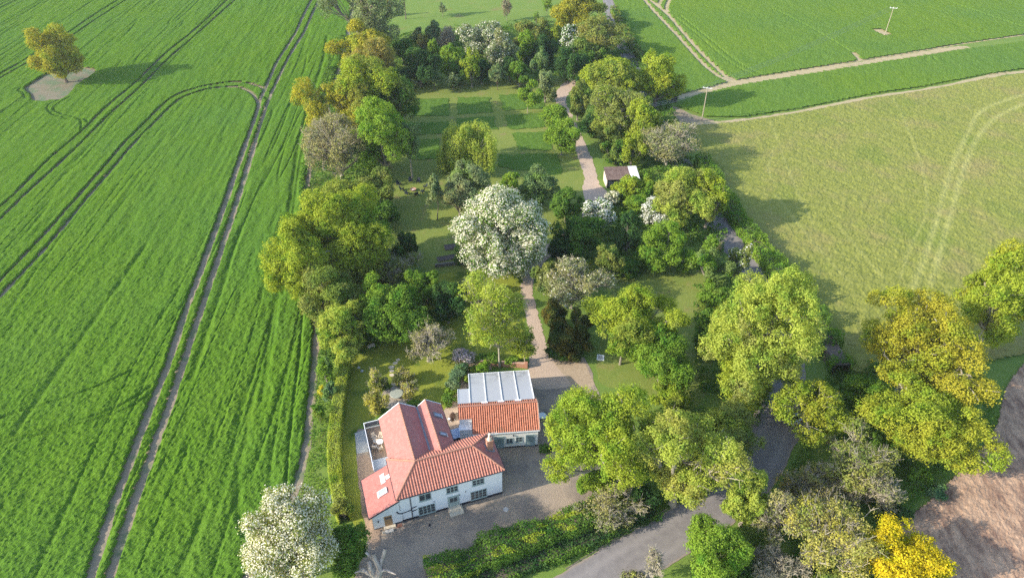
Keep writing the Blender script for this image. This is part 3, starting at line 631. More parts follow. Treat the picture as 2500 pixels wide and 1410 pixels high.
# gutters and pipes
g = MB(); g.tube([(x0, ye-.06, EZ-.02), (x1, ye-.06, EZ-.02)], .06, 8); g.tube([(x1+.05, ye, EZ-.02), (x1+.05, yb, EZ-.02)], .06, 8); g.tube([(8.5, 6.1, 4.46), (8.5, yF, 4.46)], .06, 8); g.tube([(x0-.05, ye, EZ-.02), (x0-.05, yb, EZ-.02)], .055, 8)
g.build('gutter', M_black, hs)
s = MB(); s.box(.1, 13.0, -.18, -.055, 4.42, 4.52); s.box(12.853, 13.1, -.05, 5.8, 4.42, 4.52); s.build('soffit', M_black, hs)
p = MB(); p.tube([(1.55, -.12, 4.5), (1.55, -.12, .05)], .055, 8); p.build('downpipe', M_black, hs)
p = MB(); p.tube([(-.2, -.1, 2.28), (-.05, -.13, 1.95), (.3, -.14, 1.78), (1.0, -.13, 1.82), (1.55, -.12, 1.95)], [.10, .06, .05, .05, .05], 8); p.tube([(1.55, -.12, 2.2), (2.0, -.12, 2.28), (2.2, -.08, 2.3)], .05, 8); p.tube([(1.55, -.12, 1.6), (2.0, -.12, 1.68), (2.2, -.08, 1.7)], .05, 8); p.build('waste_pipe', M_black, hs)
p = MB(); rng = np.random.default_rng(3)
p.tube([(.22+.05*math.sin(z*9), -.07, z) for z in np.linspace(2.2, 3.55, 14)], .02, 5); p.tube([(.42+.05*math.sin(z*11), -.07, z) for z in np.linspace(.4, 1.7, 10)], .016, 5); p.build('loose_cable', M_black, hs)
# openings
window(hs, 2.66, 3.05, 1.3, 1.05, -.05, 2, 1, M_sage); window(hs, 2.4, .42, 1.9, 1.45, -.05, 4, 3); window(hs, 5.95, 3.12, 1.3, .92, -.05, 3, 2); window(hs, 9.15, 3.2, 1.35, .86, -.05, 3, 2); window(hs, 8.87, .52, 1.9, 1.42, -.05, 4, 3)
d = MB(); d.box(6.05, 7.25, -.09, -.045, .2, 2.1); do = d.build('front_door', M_sage, hs)
q = MB(); q.box(6.2, 6.62, -.105, -.092, 1.15, 1.95); q.box(6.68, 7.1, -.105, -.092, 1.15, 1.95); q.build('pane', M_glass, do); MB().box(6.64, 6.66, -.12, -.092, 1.0, 1.1).build('handle', M_black, do)
q = MB(); q.box(5.95, 6.048, -.12, -.048, .2, 2.2); q.box(7.252, 7.35, -.12, -.048, .2, 2.2); q.box(5.95, 7.35, -.12, -.048, 2.203, 2.32); q.build('door_frame', M_sage, do)
s = MB(); s.box(5.85, 7.6, -1.35, -.08, 0.02, .2); s.box(6.0, 7.4, -.75, -.082, .203, .33); s.build('doorstep', M_stone, hs)
d = MB(); d.box(-1.78, -.85, -.1, -.045, .15, 1.98); do = d.build('side_door', M_oak, hs)
q = MB(); q.box(-1.68, -.95, -.115, -.102, 1.35, 1.5); q.box(-1.68, -.95, -.115, -.102, 1.58, 1.75); q.build('pane', M_glass, do); MB().box(-.98, -.92, -.15, -.102, 1.0, 1.06).build('handle', M_black, do)
s = MB(); s.box(-2.0, -.6, -.5, -.08, .02, .15); s.build('side_step', M_stone, hs)
for x, z in ((4.3, 2.25), (8.2, 2.45), (7.45, 2.15)): MB().box(x-.06, x+.06, -.13, -.052, z-.06, z+.06).build('vent', M_black, hs)
q = MB(); q.box(-2.52, -2.4, -.16, -.052, 1.35, 1.6); q.lathe([(.02, 0), (.09, .05), (.09, .12), (.03, .18)], (-2.46, -.17, 1.4), 10); q.build('wall_lamp', M_black, hs)
# chimney
c = MB(); cx, cy = 12.25, 3.0
c.box(cx-.38, cx+.38, cy-.3, cy+.3, 4.6, 6.85); ch = c.build('chimney', M_brick, hs)
q = MB(); q.box(cx-.43, cx+.43, cy-.35, cy+.35, 6.853, 6.98); q.box(cx-.4, cx+.4, cy-.32, cy+.32, 6.6, 6.68); q.build('corbel', M_brick, ch)
q = MB(); q.lathe([(.32, 0), (.24, .2), (.2, .32)], (cx, cy, 6.983), 12); q.build('mortar_cap', M_stone, ch)
q = MB(); q.lathe([(.15, 0), (.13, .5), (.12, .62), (.17, .64), (.17, .72), (.1, .73)], (cx, cy, 7.25), 14); q.build('chimney_pot', plain('pale_clay', (.66, .55, .42), (.74, .64, .5), 4, .8), ch)
q = MB(); q.obox((cx-.1, cy-.42, 5.33), (.45, 0, -.30), (0, .12, 0), (.02, 0, .03)); q.obox((cx-.48, cy, 5.6), (.1, 0, -.05), (0, .42, 0), (.01, 0, .03)); q.obox((cx+.48, cy, 4.98), (.1, 0, -.06), (0, .42, 0), (.01, 0, .03)); q.build('flashing', M_lead, ch)
q = MB(); q.tube([(cx+.3, cy+.1, 6.9), (cx+.3, cy+.1, 7.9)], .02, 5); q.tube([(cx+.1, cy+.1, 7.75), (cx+1.1, cy+.1, 7.7)], .015, 5)
for i in range(6): q.tube([(cx+.2+i*.16, cy-.15, 7.74), (cx+.2+i*.16, cy+.35, 7.74)], .01, 4)
q.build('aerial', M_leadpale, ch)
# roof terrace
tz = 2.9
MB().box(-1.75, .49, 5.55, 13.25, 0, tz).build('terrace_wall', M_white, hs)
MB().box(-1.6, .485, 7.8, 13.1, tz+.003, tz+.06).build('terrace_deck', M_deck, hs)
q = MB()
q.box(-1.75, .49, 5.5, 7.76, tz+.003, tz+.05); q.build('terrace_roof', M_leadpale, hs)
r = MB(); r.box(-1.80, -1.72, 5.5, 13.3, tz+1.0, tz+1.06); r.box(-1.718, .45, 13.22, 13.3, tz+1.0, tz+1.06)
r.box(-1.72, -1.62, 5.55, 13.2, tz+.003, tz+.14); r.box(-1.6, .45, 13.1, 13.2, tz+.003, tz+.14)
ro = r.build('balustrade', M_whitep, hs)
for y in np.arange(5.6, 13.3, 1.9): MB().box(-1.785, -1.735, y, y+.05, tz, tz+1.0).build('baluster', M_lead, ro)
for x in (-.9, -.05): MB().box(x, x+.05, 13.235, 13.285, tz, tz+1.0).build('baluster', M_lead, ro)
q = MB(); q.box(-1.768, -1.752, 5.7, 13.15, tz+.15, tz+.98); q.box(-1.6, .4, 13.245, 13.255, tz+.15, tz+.98); q.build('pane', plain('smoked_glass', (.10, .11, .12), (.13, .14, .15), 3, .1, .6), ro)
MB().box(-1.735, -1.64, 9.8, 13.1, tz+.15, tz+.9).build('planter', M_black, ro)
def H(x, y, z=0):
    return (HO[0]+math.cos(HA)*x-math.sin(HA)*y, HO[1]+math.sin(HA)*x+math.cos(HA)*y, z)
# ---------------------------------------------------------------- outbuilding with glazed rear roof
BO, BA = (-7.0, 58.85), math.radians(5.2)
def B(x, y, z=0): return (BO[0]+math.cos(BA)*x-math.sin(BA)*y, BO[1]+math.sin(BA)*x+math.cos(BA)*y, z)
ob = empty('outbuilding', (BO[0], BO[1], 0), BA)
tag(ob, 'cream single storey cottage range with weathered pantile roof and white panelled rear extension', 'house')
MB().prism_x([(-.45, 0), (-.45, 3.25), (2.4, 5.15), (5.1, 3.3), (5.1, 0)], 1.95, 10.4).build('wall', M_cream, ob)
MB().prism_x([(1.25, 0), (1.25, 4.3), (2.4, 5.13), (5.08, 3.28), (5.08, 0)], .25, 1.947).build('end_wall', M_white, ob)
MB().box(.23, 1.947, .45, 1.247, 0, 3.1).build('porch', M_white, ob)
MB().box(.15, 1.90, .35, 1.245, 3.103, 3.2).build('porch_roof', M_whitep, ob)
L = math.hypot(3.0, 2.05); d = (0, 3.0/L, 2.05/L); PT = (.09, .29, .34, .03)
a1 = slope((0, -.6, 3.3), (1, 0, 0), d, [(1.85, 0), (10.6, 0), (10.6, L), (1.85, L)], PT)
yn = 1.05; vn_ = (yn+.6)/3.0*L
a2 = slope((0, -.6, 3.3), (1, 0, 0), d, [(.15, vn_), (1.85, vn_), (1.85, L), (.15, L)], PT)
a3 = slope((0, 5.4, 3.3), (1, 0, 0), (0, -d[1], d[2]), [(.15, L*.4), (10.6, L*.4), (10.6, L), (.15, L)], PT)
join_slopes([a1, a2, a3], 'roof', M_tile_old, ob)
ridge_tube('ridge_tiles', [((.12, 2.4, 5.42), (10.62, 2.4, 5.42))], ob, .13)
v = MB(); v.obox((10.62, .9, 4.33), (.05, 0, 0), (0, 1.52, 1.04), (0, 0, .11)); v.obox((10.62, 3.9, 4.33), (.05, 0, 0), (0, 1.5, -1.03), (0, 0, .11)); v.build('verge', plain('verge_mortar', (.42, .28, .21), (.5, .36, .28), 4), ob)
v = MB(); v.box(1.87, 10.6, -.66, -.6, 3.12, 3.27); v.build('gutter', M_whitep, ob)
v = MB(); v.box(1.9, 10.42, -.475, -.452, 0, .25); v.box(10.402, 10.425, -.45, 5.1, 0, .2); v.build('plinth', M_black, ob)
for x in (4.75, 8.85):
    d_ = MB(); d_.box(x, x+1.1, -.5, -.445, .12, 2.2); do = d_.build('door', M_greyp, ob)
    q = MB(); q.box(x+.12, x+.98, -.515, -.502, .95, 1.55); q.box(x+.12, x+.98, -.515, -.502, 1.62, 2.08); q.build('pane', glass_mat('door_glass'+str(x), (.16, .22, .22), .12), do)
    q = MB(); q.box(x-.08, x-.002, -.52, -.448, .12, 2.28); q.box(x+1.102, x+1.18, -.52, -.448, .12, 2.28); q.box(x-.08, x+1.18, -.52, -.448, 2.283, 2.36); q.build('door_frame', M_greyp, do)
window(ob, 6.3, 1.0, .75, .85, -.45, 2, 2, M_greyp); window(ob, 7.55, 1.1, .75, .85, -.45, 2, 2, M_greyp)
q = MB(); q.box(7.1, 7.22, -.58, -.452, 2.3, 2.55); q.build('wall_lamp', M_black, ob)
# rear extension: flat white panels between rails, sloping to the back
t = NT('white_roof_panel'); vv = t.pos(obj=True); f = t.noise(1.3, vv, 4.0, .6, .42, .7)
geo = t.n('ShaderNodeSeparateXYZ'); t.l(vv, geo.inputs[0]); gy = t.n('ShaderNodeMapRange'); gy.inputs['From Min'].default_value = 7.5; gy.inputs['From Max'].default_value = 10.8; t.l(geo.outputs['Y'], gy.inputs['Value'])
M_panel = t.surf(t.mix(t.math('MULTIPLY', t.math('MULTIPLY', f, gy.outputs[0]), .85), (.38, .39, .41), (.15, .15, .135)), .35, None, spec=.5)
def cz(y): return 4.55-(y-3.7)*.223
MB().prism_x([(5.103, 0), (5.103, cz(5.1)-.12), (10.55, cz(10.55)-.12), (10.55, 0)], 1.85, 10.3).build('extension_wall', M_cream, ob)
MB().prism_x([(5.103, 0), (5.103, cz(5.1)-.12), (7.0, cz(7.0)-.12), (7.0, 0)], .3, 1.847).build('extension_wall', M_cream, ob)
xs = [1.77, 3.93, 6.08, 8.22, 10.35]
for xa, xb in zip(xs[:-1], xs[1:]):
    MB().prism_x([(3.72, cz(3.72)), (3.72, cz(3.72)+.05), (10.65, cz(10.65)+.05), (10.65, cz(10.65))], xa+.05, xb-.05).build('roof_panel', M_panel, ob)
MB().prism_x([(3.72, cz(3.72)), (3.72, cz(3.72)+.05), (7.1, cz(7.1)+.05), (7.1, cz(7.1))], .22, 1.72).build('roof_panel', M_panel, ob)
r = MB()
for x in xs: r.prism_x([(3.7, cz(3.7)-.02), (3.7, cz(3.7)+.15), (10.7, cz(10.7)+.15), (10.7, cz(10.7)-.02)], x-.05, x+.05)
r.prism_x([(3.7, cz(3.7)-.02), (3.7, cz(3.7)+.1), (7.14, cz(7.14)+.1), (7.14, cz(7.14)-.02)], .15, .22)
r.box(1.72, 10.4, 10.703, 10.78, cz(10.7)-.12, cz(10.7)+.06); r.build('rail', M_whitep, ob)
for x in (3.25, 5.45, 7.75): MB().box(x, x+.85, 3.35, 3.69, cz(3.7)-.05, cz(3.7)+.16).build('roof_vent', M_whitep, ob)
# ---------------------------------------------------------------- tin-roofed shed by the drive
sp = at(1478, 460); sh = empty('shed', (sp[0]+.2, sp[1], 0), math.radians(4)); tag(sh, 'low wooden shed with rusty corrugated roof and one pale sheet beside the driveway', 'shed')
Wd, Dp = 6.8, 3.9
m = MB(); m.box(0, .1, 0, Dp, 0, 2.15); m.build('side_wall', plain('pale_boards', (.50, .42, .35), (.58, .50, .43), 5, .85), sh)
m = MB(); m.box(.103, Wd, Dp-.1, Dp, 0, 2.7); m.box(Wd-.1, Wd, 0, Dp-.103, 0, 2.2); m.box(2.0, 4.9, .05, .15, 0, 2.1); m.build('wall', plain('dark_boards', (.10, .075, .06), (.15, .115, .09), 5, .9), sh)
m = MB(); m.box(.3, 1.8, .02, .08, .35, 1.75); m.build('window', plain('shed_glass', (.03, .035, .045), (.05, .06, .07), 4, .2), sh)
def corr(xa, xb, name, mat):
    xs_ = np.arange(xa, xb, .045); V = []
    for y, z in ((-.3, 2.2), (Dp+.25, 2.95)):
        for x in xs_: V.append((x, y, z+.03*math.sin(x*2*math.pi/.2)))
    n_ = len(xs_); F = np.array([(i, i+1, n_+i+1, n_+i) for i in range(n_-1)]); return mesh_np(name, V, F, mat, sh)
t = NT('rusty_tin'); vv = t.pos(obj=True); f = t.noise(1.2, vv, 5, .65); col = t.mix(f, (.115, .075, .062), (.19, .135, .112)); st = t.noise(2.0, t.pos((2.5, .2, 1), obj=True), 3, .6, .5, .7); col = t.mix(st, col, (.10, .062, .052))
M_tin = t.surf(col, .8)
corr(-.15, 5.15, 'roof', M_tin); corr(5.15, 7.0, 'roof_sheet', plain('pale_tin', (.62, .62, .62), (.74, .74, .74), 3, .5))
# ================================================================== VEGETATION
ST_ = {
 'yg':   ((.185, .24, .024), (.285, .325, .04), .42), 'gold': ((.235, .23, .025), (.33, .30, .035), .4), 'orange': ((.225, .195, .045), (.28, .235, .06), .38),
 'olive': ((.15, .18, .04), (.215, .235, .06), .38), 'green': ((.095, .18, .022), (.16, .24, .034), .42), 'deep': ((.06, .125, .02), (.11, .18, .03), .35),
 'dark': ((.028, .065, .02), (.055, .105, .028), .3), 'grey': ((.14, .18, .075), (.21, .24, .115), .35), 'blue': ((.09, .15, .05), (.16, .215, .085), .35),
 'yellow': ((.40, .33, .012), (.48, .39, .025), .4), 'lime': ((.22, .275, .042), (.32, .355, .07), .45), 'brown': ((.05, .05, .012), (.12, .10, .02), .25),
 'bright': ((.135, .23, .026), (.22, .30, .042), .45), 'buff': ((.20, .195, .07), (.27, .255, .10), .35), 'pinkish': ((.19, .165, .10), (.25, .215, .14), .3), 'sand': ((.26, .25, .06), (.34, .31, .085), .4),
 'lav': ((.065, .13, .055), (.13, .18, .10), .3)}
def LM(s): c1, c2, t_ = ST_[s]; return leaf_mat('leaf_'+s, c1, c2, t_)
def LM2(a, b):
    A, B_ = ST_[a], ST_[b]; mixc = lambda p, q: tuple(x*.5+y*.5 for x, y in zip(p, q))
    return leaf_mat('leaf_'+a+'_'+b, mixc(A[0], B_[0]), mixc(A[1], B_[1]), A[2])
M_blossom = leaf_mat('blossom_cream', (.46, .435, .34), (.60, .585, .49), .3, c3=(.42, .40, .32)); M_blossomw = leaf_mat('blossom_white', (.43, .43, .39), (.57, .57, .54), .3, c3=(.40, .40, .37)); M_lilac = leaf_mat('blossom_lilac', (.33, .27, .30), (.46, .395, .42), .3, c3=(.30, .25, .27))
M_bark = plain('bark_grey', (.17, .145, .115), (.27, .24, .19), 3, .9); M_barkp = plain('bark_pale', (.25, .215, .15), (.34, .30, .22), 3, .9); M_barkd = plain('bark_dark', (.09, .07, .055), (.15, .12, .095), 3, .9); M_barkw = plain('bark_silver', (.25, .22, .165), (.36, .325, .25), 3, .9); M_dead = plain('dead_wood', (.20, .165, .14), (.40, .36, .32), 2.2, .9, detail=6)
BARK = {'g': M_bark, 'p': M_barkp, 'd': M_barkd, 'w': M_barkw}
def place(cx, cy, w, h, clear):
    hc = 3.0
    for _ in range(12):
        X, Y = at(cx, cy, hc); fw = Y*C_-(hc-CAM_H)*S_; s = FPX/fw; a = w/2/s; e = h/2/s
        ph = math.atan2(CAM_H-hc, math.hypot(X, Y)); ay = a
        q = e*e-(a*math.sin(ph))**2
        b = math.sqrt(q)/math.cos(ph) if q > 0 else 0
        if b < .55*a:
            b = .55*a; q2 = (e*e-(b*math.cos(ph))**2)
            ay = min(a, max(.45*a, math.sqrt(max(q2, .01))/math.sin(ph)))
            if q2 < (0.45*a*math.sin(ph))**2: ay = .5*a; b = max(.3*a, math.sqrt(max(e*e-(ay*math.sin(ph))**2, .02))/math.cos(ph))
        b = min(b, 1.9*a)
        hc = .5*hc+.5*(clear+b)
    return X, Y, a, ay, b, hc
def unit(rng, n):
    v = rng.normal(size=(n, 3)); return v/np.linalg.norm(v, axis=1)[:, None]
def leaf_quads(c, n, size, rng, ratio=.8):
    r = rng.normal(size=c.shape); t_ = np.cross(n, r); t_ /= np.linalg.norm(t_, axis=1)[:, None]+1e-9; b_ = np.cross(n, t_)
    s = (size*rng.uniform(.65, 1.35, len(c)))[:, None]
    fold = n*s*.12
    V = np.stack((c-t_*s*.5, c+b_*s*ratio*.5+fold, c+t_*s*.5, c-b_*s*ratio*.5+fold), 1).reshape(-1, 3)
    return V
LEAVES = [0]
def crown_points(rng, ax, ay, b, leaf, cover, clump, gaps, shape, nl):
    R = np.array((ax, ay, b))
    i = np.arange(nl); z = 1-1.78*(i+.5)/nl; th = i*2.39996+rng.uniform(0, 6.28); rr = np.sqrt(np.clip(1-z*z, 0, 1))
    ld = np.stack((rr*np.cos(th), rr*np.sin(th), z), 1)+rng.normal(size=(nl, 3))*.2
    lc = ld*rng.uniform(.42, .68, (nl, 1)); lr = rng.uniform(.28, .46, nl)*(1 if nl < 12 else .88)
    if shape == 'ball': lc = ld/np.linalg.norm(ld, axis=1)[:, None]*rng.uniform(.62, .70, (nl, 1)); lr = rng.uniform(.26, .34, nl)
    lc = np.vstack((lc, [(0, 0, 0)])); lr = np.append(lr, .55)
    # each limb carries several smaller heads of foliage
    ns = 7; sd = unit(rng, (nl+1)*ns); par = np.repeat(np.arange(nl+1), ns)
    od = lc[par]/(np.linalg.norm(lc[par], axis=1)[:, None]+.1); sd = sd+od*.55+np.array((0, 0, .25)); sd /= np.linalg.norm(sd, axis=1)[:, None]
    sc = lc[par]+sd*(lr[par]*rng.uniform(.55, .95, len(par)))[:, None]; sr = lr[par]*rng.uniform(.34, .58, len(par))
    area = 4*math.pi*(((ax*ay)**1.6+(ax*b)**1.6+(ay*b)**1.6)/3)**(1/1.6)
    nleaf = int(min(90000, max(60, cover*area/(leaf*leaf*.4)))); ncl = int(max(14, 1.5*area/(clump*clump*.9)))
    kk = rng.choice(len(sr), ncl*2, p=sr**2/(sr**2).sum()); d = unit(rng, ncl*2)
    ok = rng.random(ncl*2) < .55+.45*(d[:, 2]+1)/2; kk, d = kk[ok], d[ok]
    p = sc[kk]+d*sr[kk][:, None]*rng.uniform(.8, 1.12, (len(kk), 1))
    keep = np.ones(len(kk), bool); rnd = rng.random(len(kk)) < .85
    for j in range(len(sr)):
        q = ((p-sc[j])**2).sum(1); keep &= ~((q < (sr[j]*.72)**2) & (kk != j) & rnd)
    if gaps > 0:
        g = vn(p[:, 0]*R[0]+p[:, 2]*b*.7+50, p[:, 1]*R[1]-p[:, 2]*b*.6+50, max(1.0, .35*ax), int(rng.integers(1, 999)))
        keep &= g > gaps
    p, d, k = p[keep], d[keep], par[kk[keep]]
    if len(p) < 6: p = unit(rng, 12)*.6; d = p/.6; k = np.zeros(12, int)
    P = p*R; n = d/R; n /= np.linalg.norm(n, axis=1)[:, None]
    if shape == 'cone':
        f = 1.25*(1-.88*np.clip((P[:, 2]/b+1)/2, 0, 1)); P[:, :2] *= f[:, None]; lc = lc.copy(); lc[:, :2] *= .5
    ci = rng.integers(0, len(P), nleaf); off = unit(rng, nleaf)*(rng.random(nleaf)**.45)[:, None]
    cs = rng.uniform(.65, 1.35, len(P))
    c = P[ci]+off*(clump*cs[ci])[:, None]*np.array((1, 1, .8))
    if shape == 'willow':
        drop = rng.random(nleaf)**1.3*b*.95; c[:, 2] -= drop*np.clip(np.hypot(P[ci, 0]/ax, P[ci, 1]/ay), .25, 1); c[:, :2] = P[ci, :2]*1.02+off[:, :2]*.28*clump+(c[:, :2]-P[ci, :2])*.15
    ln = off*.9+n[ci]*.55+rng.normal(size=(nleaf, 3))*.45+np.array((0, 0, .3)); ln /= np.linalg.norm(ln, axis=1)[:, None]
    return c, ln, P, n, lc*R, k
def plant(name, label, cat, cx, cy, w, h, style, clear=1.5, cover=1.25, leaf=1.0, clump=None, gaps=.22, shape='round', nl=9, twig=0, bark='g', blossom=None, bfrac=0, group=None, style2=None, f2=.4, trunk=True, lean=0.0, seed=None, trunk_r=None):
    X, Y, ax, ay, b, hc = place(cx, cy, w, h, clear)
    rng = np.random.default_rng(seed if seed is not None else int(cx*7+cy*13+w))
    dist = math.hypot(X, Y); lf = (.14+.0012*dist)*leaf; cl = clump or max(.30, min(.62, .055*(ax+ay)))
    ax *= 1.07; ay *= 1.07; b *= 1.08; cover *= 1.5; gaps = max(0, gaps-.06)
    root = empty(name, (X, Y, 0)); tag(root, label, cat, group)
    c, n, P, pn, lcs, kk = crown_points(rng, ax, ay, b, lf, cover, cl, gaps, shape, nl)
    O = np.array((0, 0, hc)); c = c+O; ok = c[:, 2] > .08; c, n = c[ok], n[ok]
    if style2:
        # a second leaf tone on some of the branches: its own mesh
        sel = vn(c[:, 0]+c[:, 2]*.5+300, c[:, 1]+c[:, 2]*.5+300, max(.8, ax*.45), 77+int(cx)) < f2
    else: sel = np.zeros(len(c), bool)
    nb = np.zeros(len(c), bool)
    if blossom is not None and bfrac > 0:
        nb = (rng.random(len(c)) < bfrac) & (n[:, 2] > -.35); 
    m = ~sel & ~nb
    def add(nm, mask, mat, sz=lf, ratio=.8):
        if mask.sum() < 3: return
        V = leaf_quads(c[mask], n[mask], sz, rng, ratio); LEAVES[0] += int(mask.sum())
        mesh_np(nm, V, np.arange(len(V)).reshape(-1, 4), mat, root)
    add('crown', m, LM(style))
    if style2: add('young_leaves', sel & ~nb, LM2(style, style2))
    if blossom is not None: 
        c[nb] += n[nb]*.12
        add('blossom', nb, blossom, lf*.92, .95)
    if trunk:
        tr = trunk_r or max(.05, .028*(hc+b)); fz = max(.25, clear*.9+.12*b); Vs, Fs, nv = [], [], 0
        def put(v, f):
            nonlocal nv
            Vs.append(v); Fs.append(f+nv); nv += len(v)
        lx = lean*fz+rng.normal()*.04*fz
        top = np.array((lx, rng.normal()*.04*fz, fz))
        put(*tube([(0, 0, -.05), (lx*.3, 0, fz*.35), (lx*.7, top[1]*.7, fz*.7), top], [tr*1.35, tr, tr*.85, tr*.75], 7))
        tip = lcs+O; n_ = len(tip)
        mid = top+(tip-top)*.5+np.c_[rng.normal(size=(n_, 2))*.08*ax, np.full(n_, -.05*b)]
        put(*twig_batch(np.repeat(top[None], n_, 0), mid, tip, np.full(n_, tr*.6), np.full(n_, tr*.25), 5))
        nt = int(26+twig*420); nt = min(nt, len(P)*3)
        ii = rng.integers(0, len(P), nt); lo = tip[kk[ii]]; q = rng.uniform(.0, .75, (nt, 1)); st = top*(q*.6)+lo*(1-q*.6)
        en = P[ii]+O+pn[ii]*cl*.35
        md = (st+en)/2+rng.normal(size=(nt, 3))*.07*ax
        put(*twig_batch(st, md, en, np.full(nt, max(.03, tr*(.22 if twig < .7 else .3))), np.full(nt, max(.02, tr*.09)), 3))
        if twig > .3:
            n2 = int(nt*3*twig); jj = rng.integers(0, nt, n2); s2 = en[jj]*.8+md[jj]*.2; e2 = s2+(pn[ii][jj]*.6+unit(rng, n2)*.75+np.array((0, 0, .2)))*cl*rng.uniform(.7, 1.6, (n2, 1))
            put(*twig_batch(s2, (s2+e2)/2+rng.normal(size=(n2, 3))*.08, e2, np.full(n2, .02+.00017*dist), np.full(n2, .012+.0001*dist), 3))
        mesh_np('trunk', np.concatenate(Vs), np.concatenate(Fs), BARK[bark], root)
    return root
T, SHR = 'tree', 'shrub'
def tree(label, *a, **k): return plant(k.pop('name', 'broadleaf_tree'), label, k.pop('cat', T), *a, **k)
def bush(label, *a, **k):
    k.setdefault('clear', .05); k.setdefault('nl', 6); k.setdefault('gaps', .12); k.setdefault('cover', 1.5)
    return plant(k.pop('name', 'shrub'), label, k.pop('cat', SHR), *a, **k)
GB = 'trees along the field boundary'; GO = 'trees behind the orchard'; GR = 'trees beside the lane'; GG = 'garden shrubs'
# --- left field and boundary belt
tree('lone rounded oak with orange green leaves on a bare patch in the crop field', 136, 136, 120, 120, 'gold', style2='yg', clear=.8, gaps=.2, cover=1.5, nl=10, leaf=.85, lean=.05, bark='d')
tree('tall grey green loose tree at the top edge beside the crop field', 893, 18, 180, 190, 'grey', clear=2, cover=.8, twig=.5, style2='blue', gaps=.3, group=GB)
tree('slim young tree with dark stem standing alone in the top meadow', 984, -30, 34, 70, 'grey', clear=6, cover=.6, shape='cone', bark='d', trunk_r=.16)
bush('small orange leaved sapling beside the grey green tree at the top', 950, 16, 20, 48, 'orange', clear=.5, shape='cone')
tree('orange yellow oak at the far end of the boundary belt', 885, 122, 128, 108, 'gold', group=GB, clear=1.5, f2=.3, style2='yg')
tree('brownish oak in front of the orange yellow one', 902, 160, 120, 112, 'orange', style2='olive', group=GB, clear=1.0, twig=.2)
tree('broad yellow green oak in the middle of the boundary belt', 905, 226, 190, 165, 'yg', style2='olive', f2=.35, group=GB, clear=1.5, cover=1.4)
tree('golden olive oak leaning over the crop below the broad yellow green oak', 848, 264, 178, 150, 'gold', style2='olive', group=GB, clear=1.0, twig=.3)
tree('shaded olive tree behind the bright green tree at the orchard edge', 968, 245, 100, 130, 'deep', style2='olive', group=GB, clear=1)
tree('bright mid green tree with tufted crown beside the mown orchard', 935, 336, 150, 176, 'bright', style2='green', f2=.5, group=GB, clear=1.0, cover=1.4, nl=11)
tree('bare twiggy pale ash with pinkish buds beside the crop', 822, 352, 200, 178, 'buff', style2='pinkish', f2=.5, cover=0.30, twig=1.0, clear=1, bark='w', gaps=.15, group=GB)
tree('white stemmed slim birch at the orchard edge', 998, 345, 60, 90, 'blue', style2='grey', clear=4.5, cover=.8, bark='p', lean=-.05, trunk_r=.2)
tree('domed gold green tree just behind the huge oak', 825, 478, 150, 105, 'yg', style2='olive', group=GB, clear=1.5)
bush('dull green thicket beside the dark lawn left of the fire pit', 915, 462, 92, 100, 'olive', style2='deep', f2=.6)
bush('dark green hedge shrub under the right flank of the huge oak', 930, 525, 90, 80, 'deep')
tree('huge spreading yellow green oak towering over the crop edge', 836, 565, 250, 225, 'yg', style2='green', f2=.3, clear=2.2, cover=1.5, nl=14, gaps=.2, bark='d')
tree('low left limb oak overhanging the crop beside the utility pole', 730, 640, 165, 190, 'yg', style2='green', f2=.25, clear=1.2, cover=1.5, nl=10)
tree('right hand green oak crown above the laurel bush', 900, 580, 135, 120, 'green', style2='yg', f2=.4, clear=1.5, cover=1.4)
bush('dark glossy laurel bush beside the shaded lawn', 997, 598, 56, 70, 'dark', style2='deep', f2=.5)
bush('second dark laurel nearer the pollard', 972, 622, 50, 52, 'deep', style2='dark')
tree('spiky pollard with yellow buds and upright pale stems', 955, 652, 132, 96, 'olive', style2='lime', cover=0.33, twig=1.0, bark='w', clear=.4, gaps=.1, name='pollard_tree')
tree('olive green rounded tree below the utility pole', 815, 728, 172, 148, 'olive', style2='green', f2=.3, clear=.8, cover=1.5)
tree('deep green leafy sycamore behind the bare garden tree', 965, 762, 185, 150, 'green', style2='deep', f2=.5, clear=.8, cover=1.6, leaf=1.15)
tree('yellow tipped green tree between the olive tree and the sycamore', 925, 735, 100, 110, 'bright', style2='green', clear=.8, cover=1.5)
bush('upright green shrub behind the sycamore', 1040, 700, 84, 90, 'green', style2='bright')
bush('dark shaded evergreen right of the sycamore', 1092, 745, 96, 105, 'dark', style2='deep')
bush('soft grey green willow shrub on the lawn before the white flowering tree', 1140, 706, 66, 68, 'grey', cover=.9, twig=.5)
tree('yellow green ivy topped tree at the top of the clipped hedge', 832, 800, 112, 125, 'lime', style2='bright', f2=.4, clear=.4, cover=1.6)
bush('tall yellow green shrub growing into the clipped hedge', 845, 858, 74, 84, 'lime', style2='olive')
bush('low deep green shrub in the shade below the sycamore', 930, 815, 95, 48, 'deep', style2='dark')
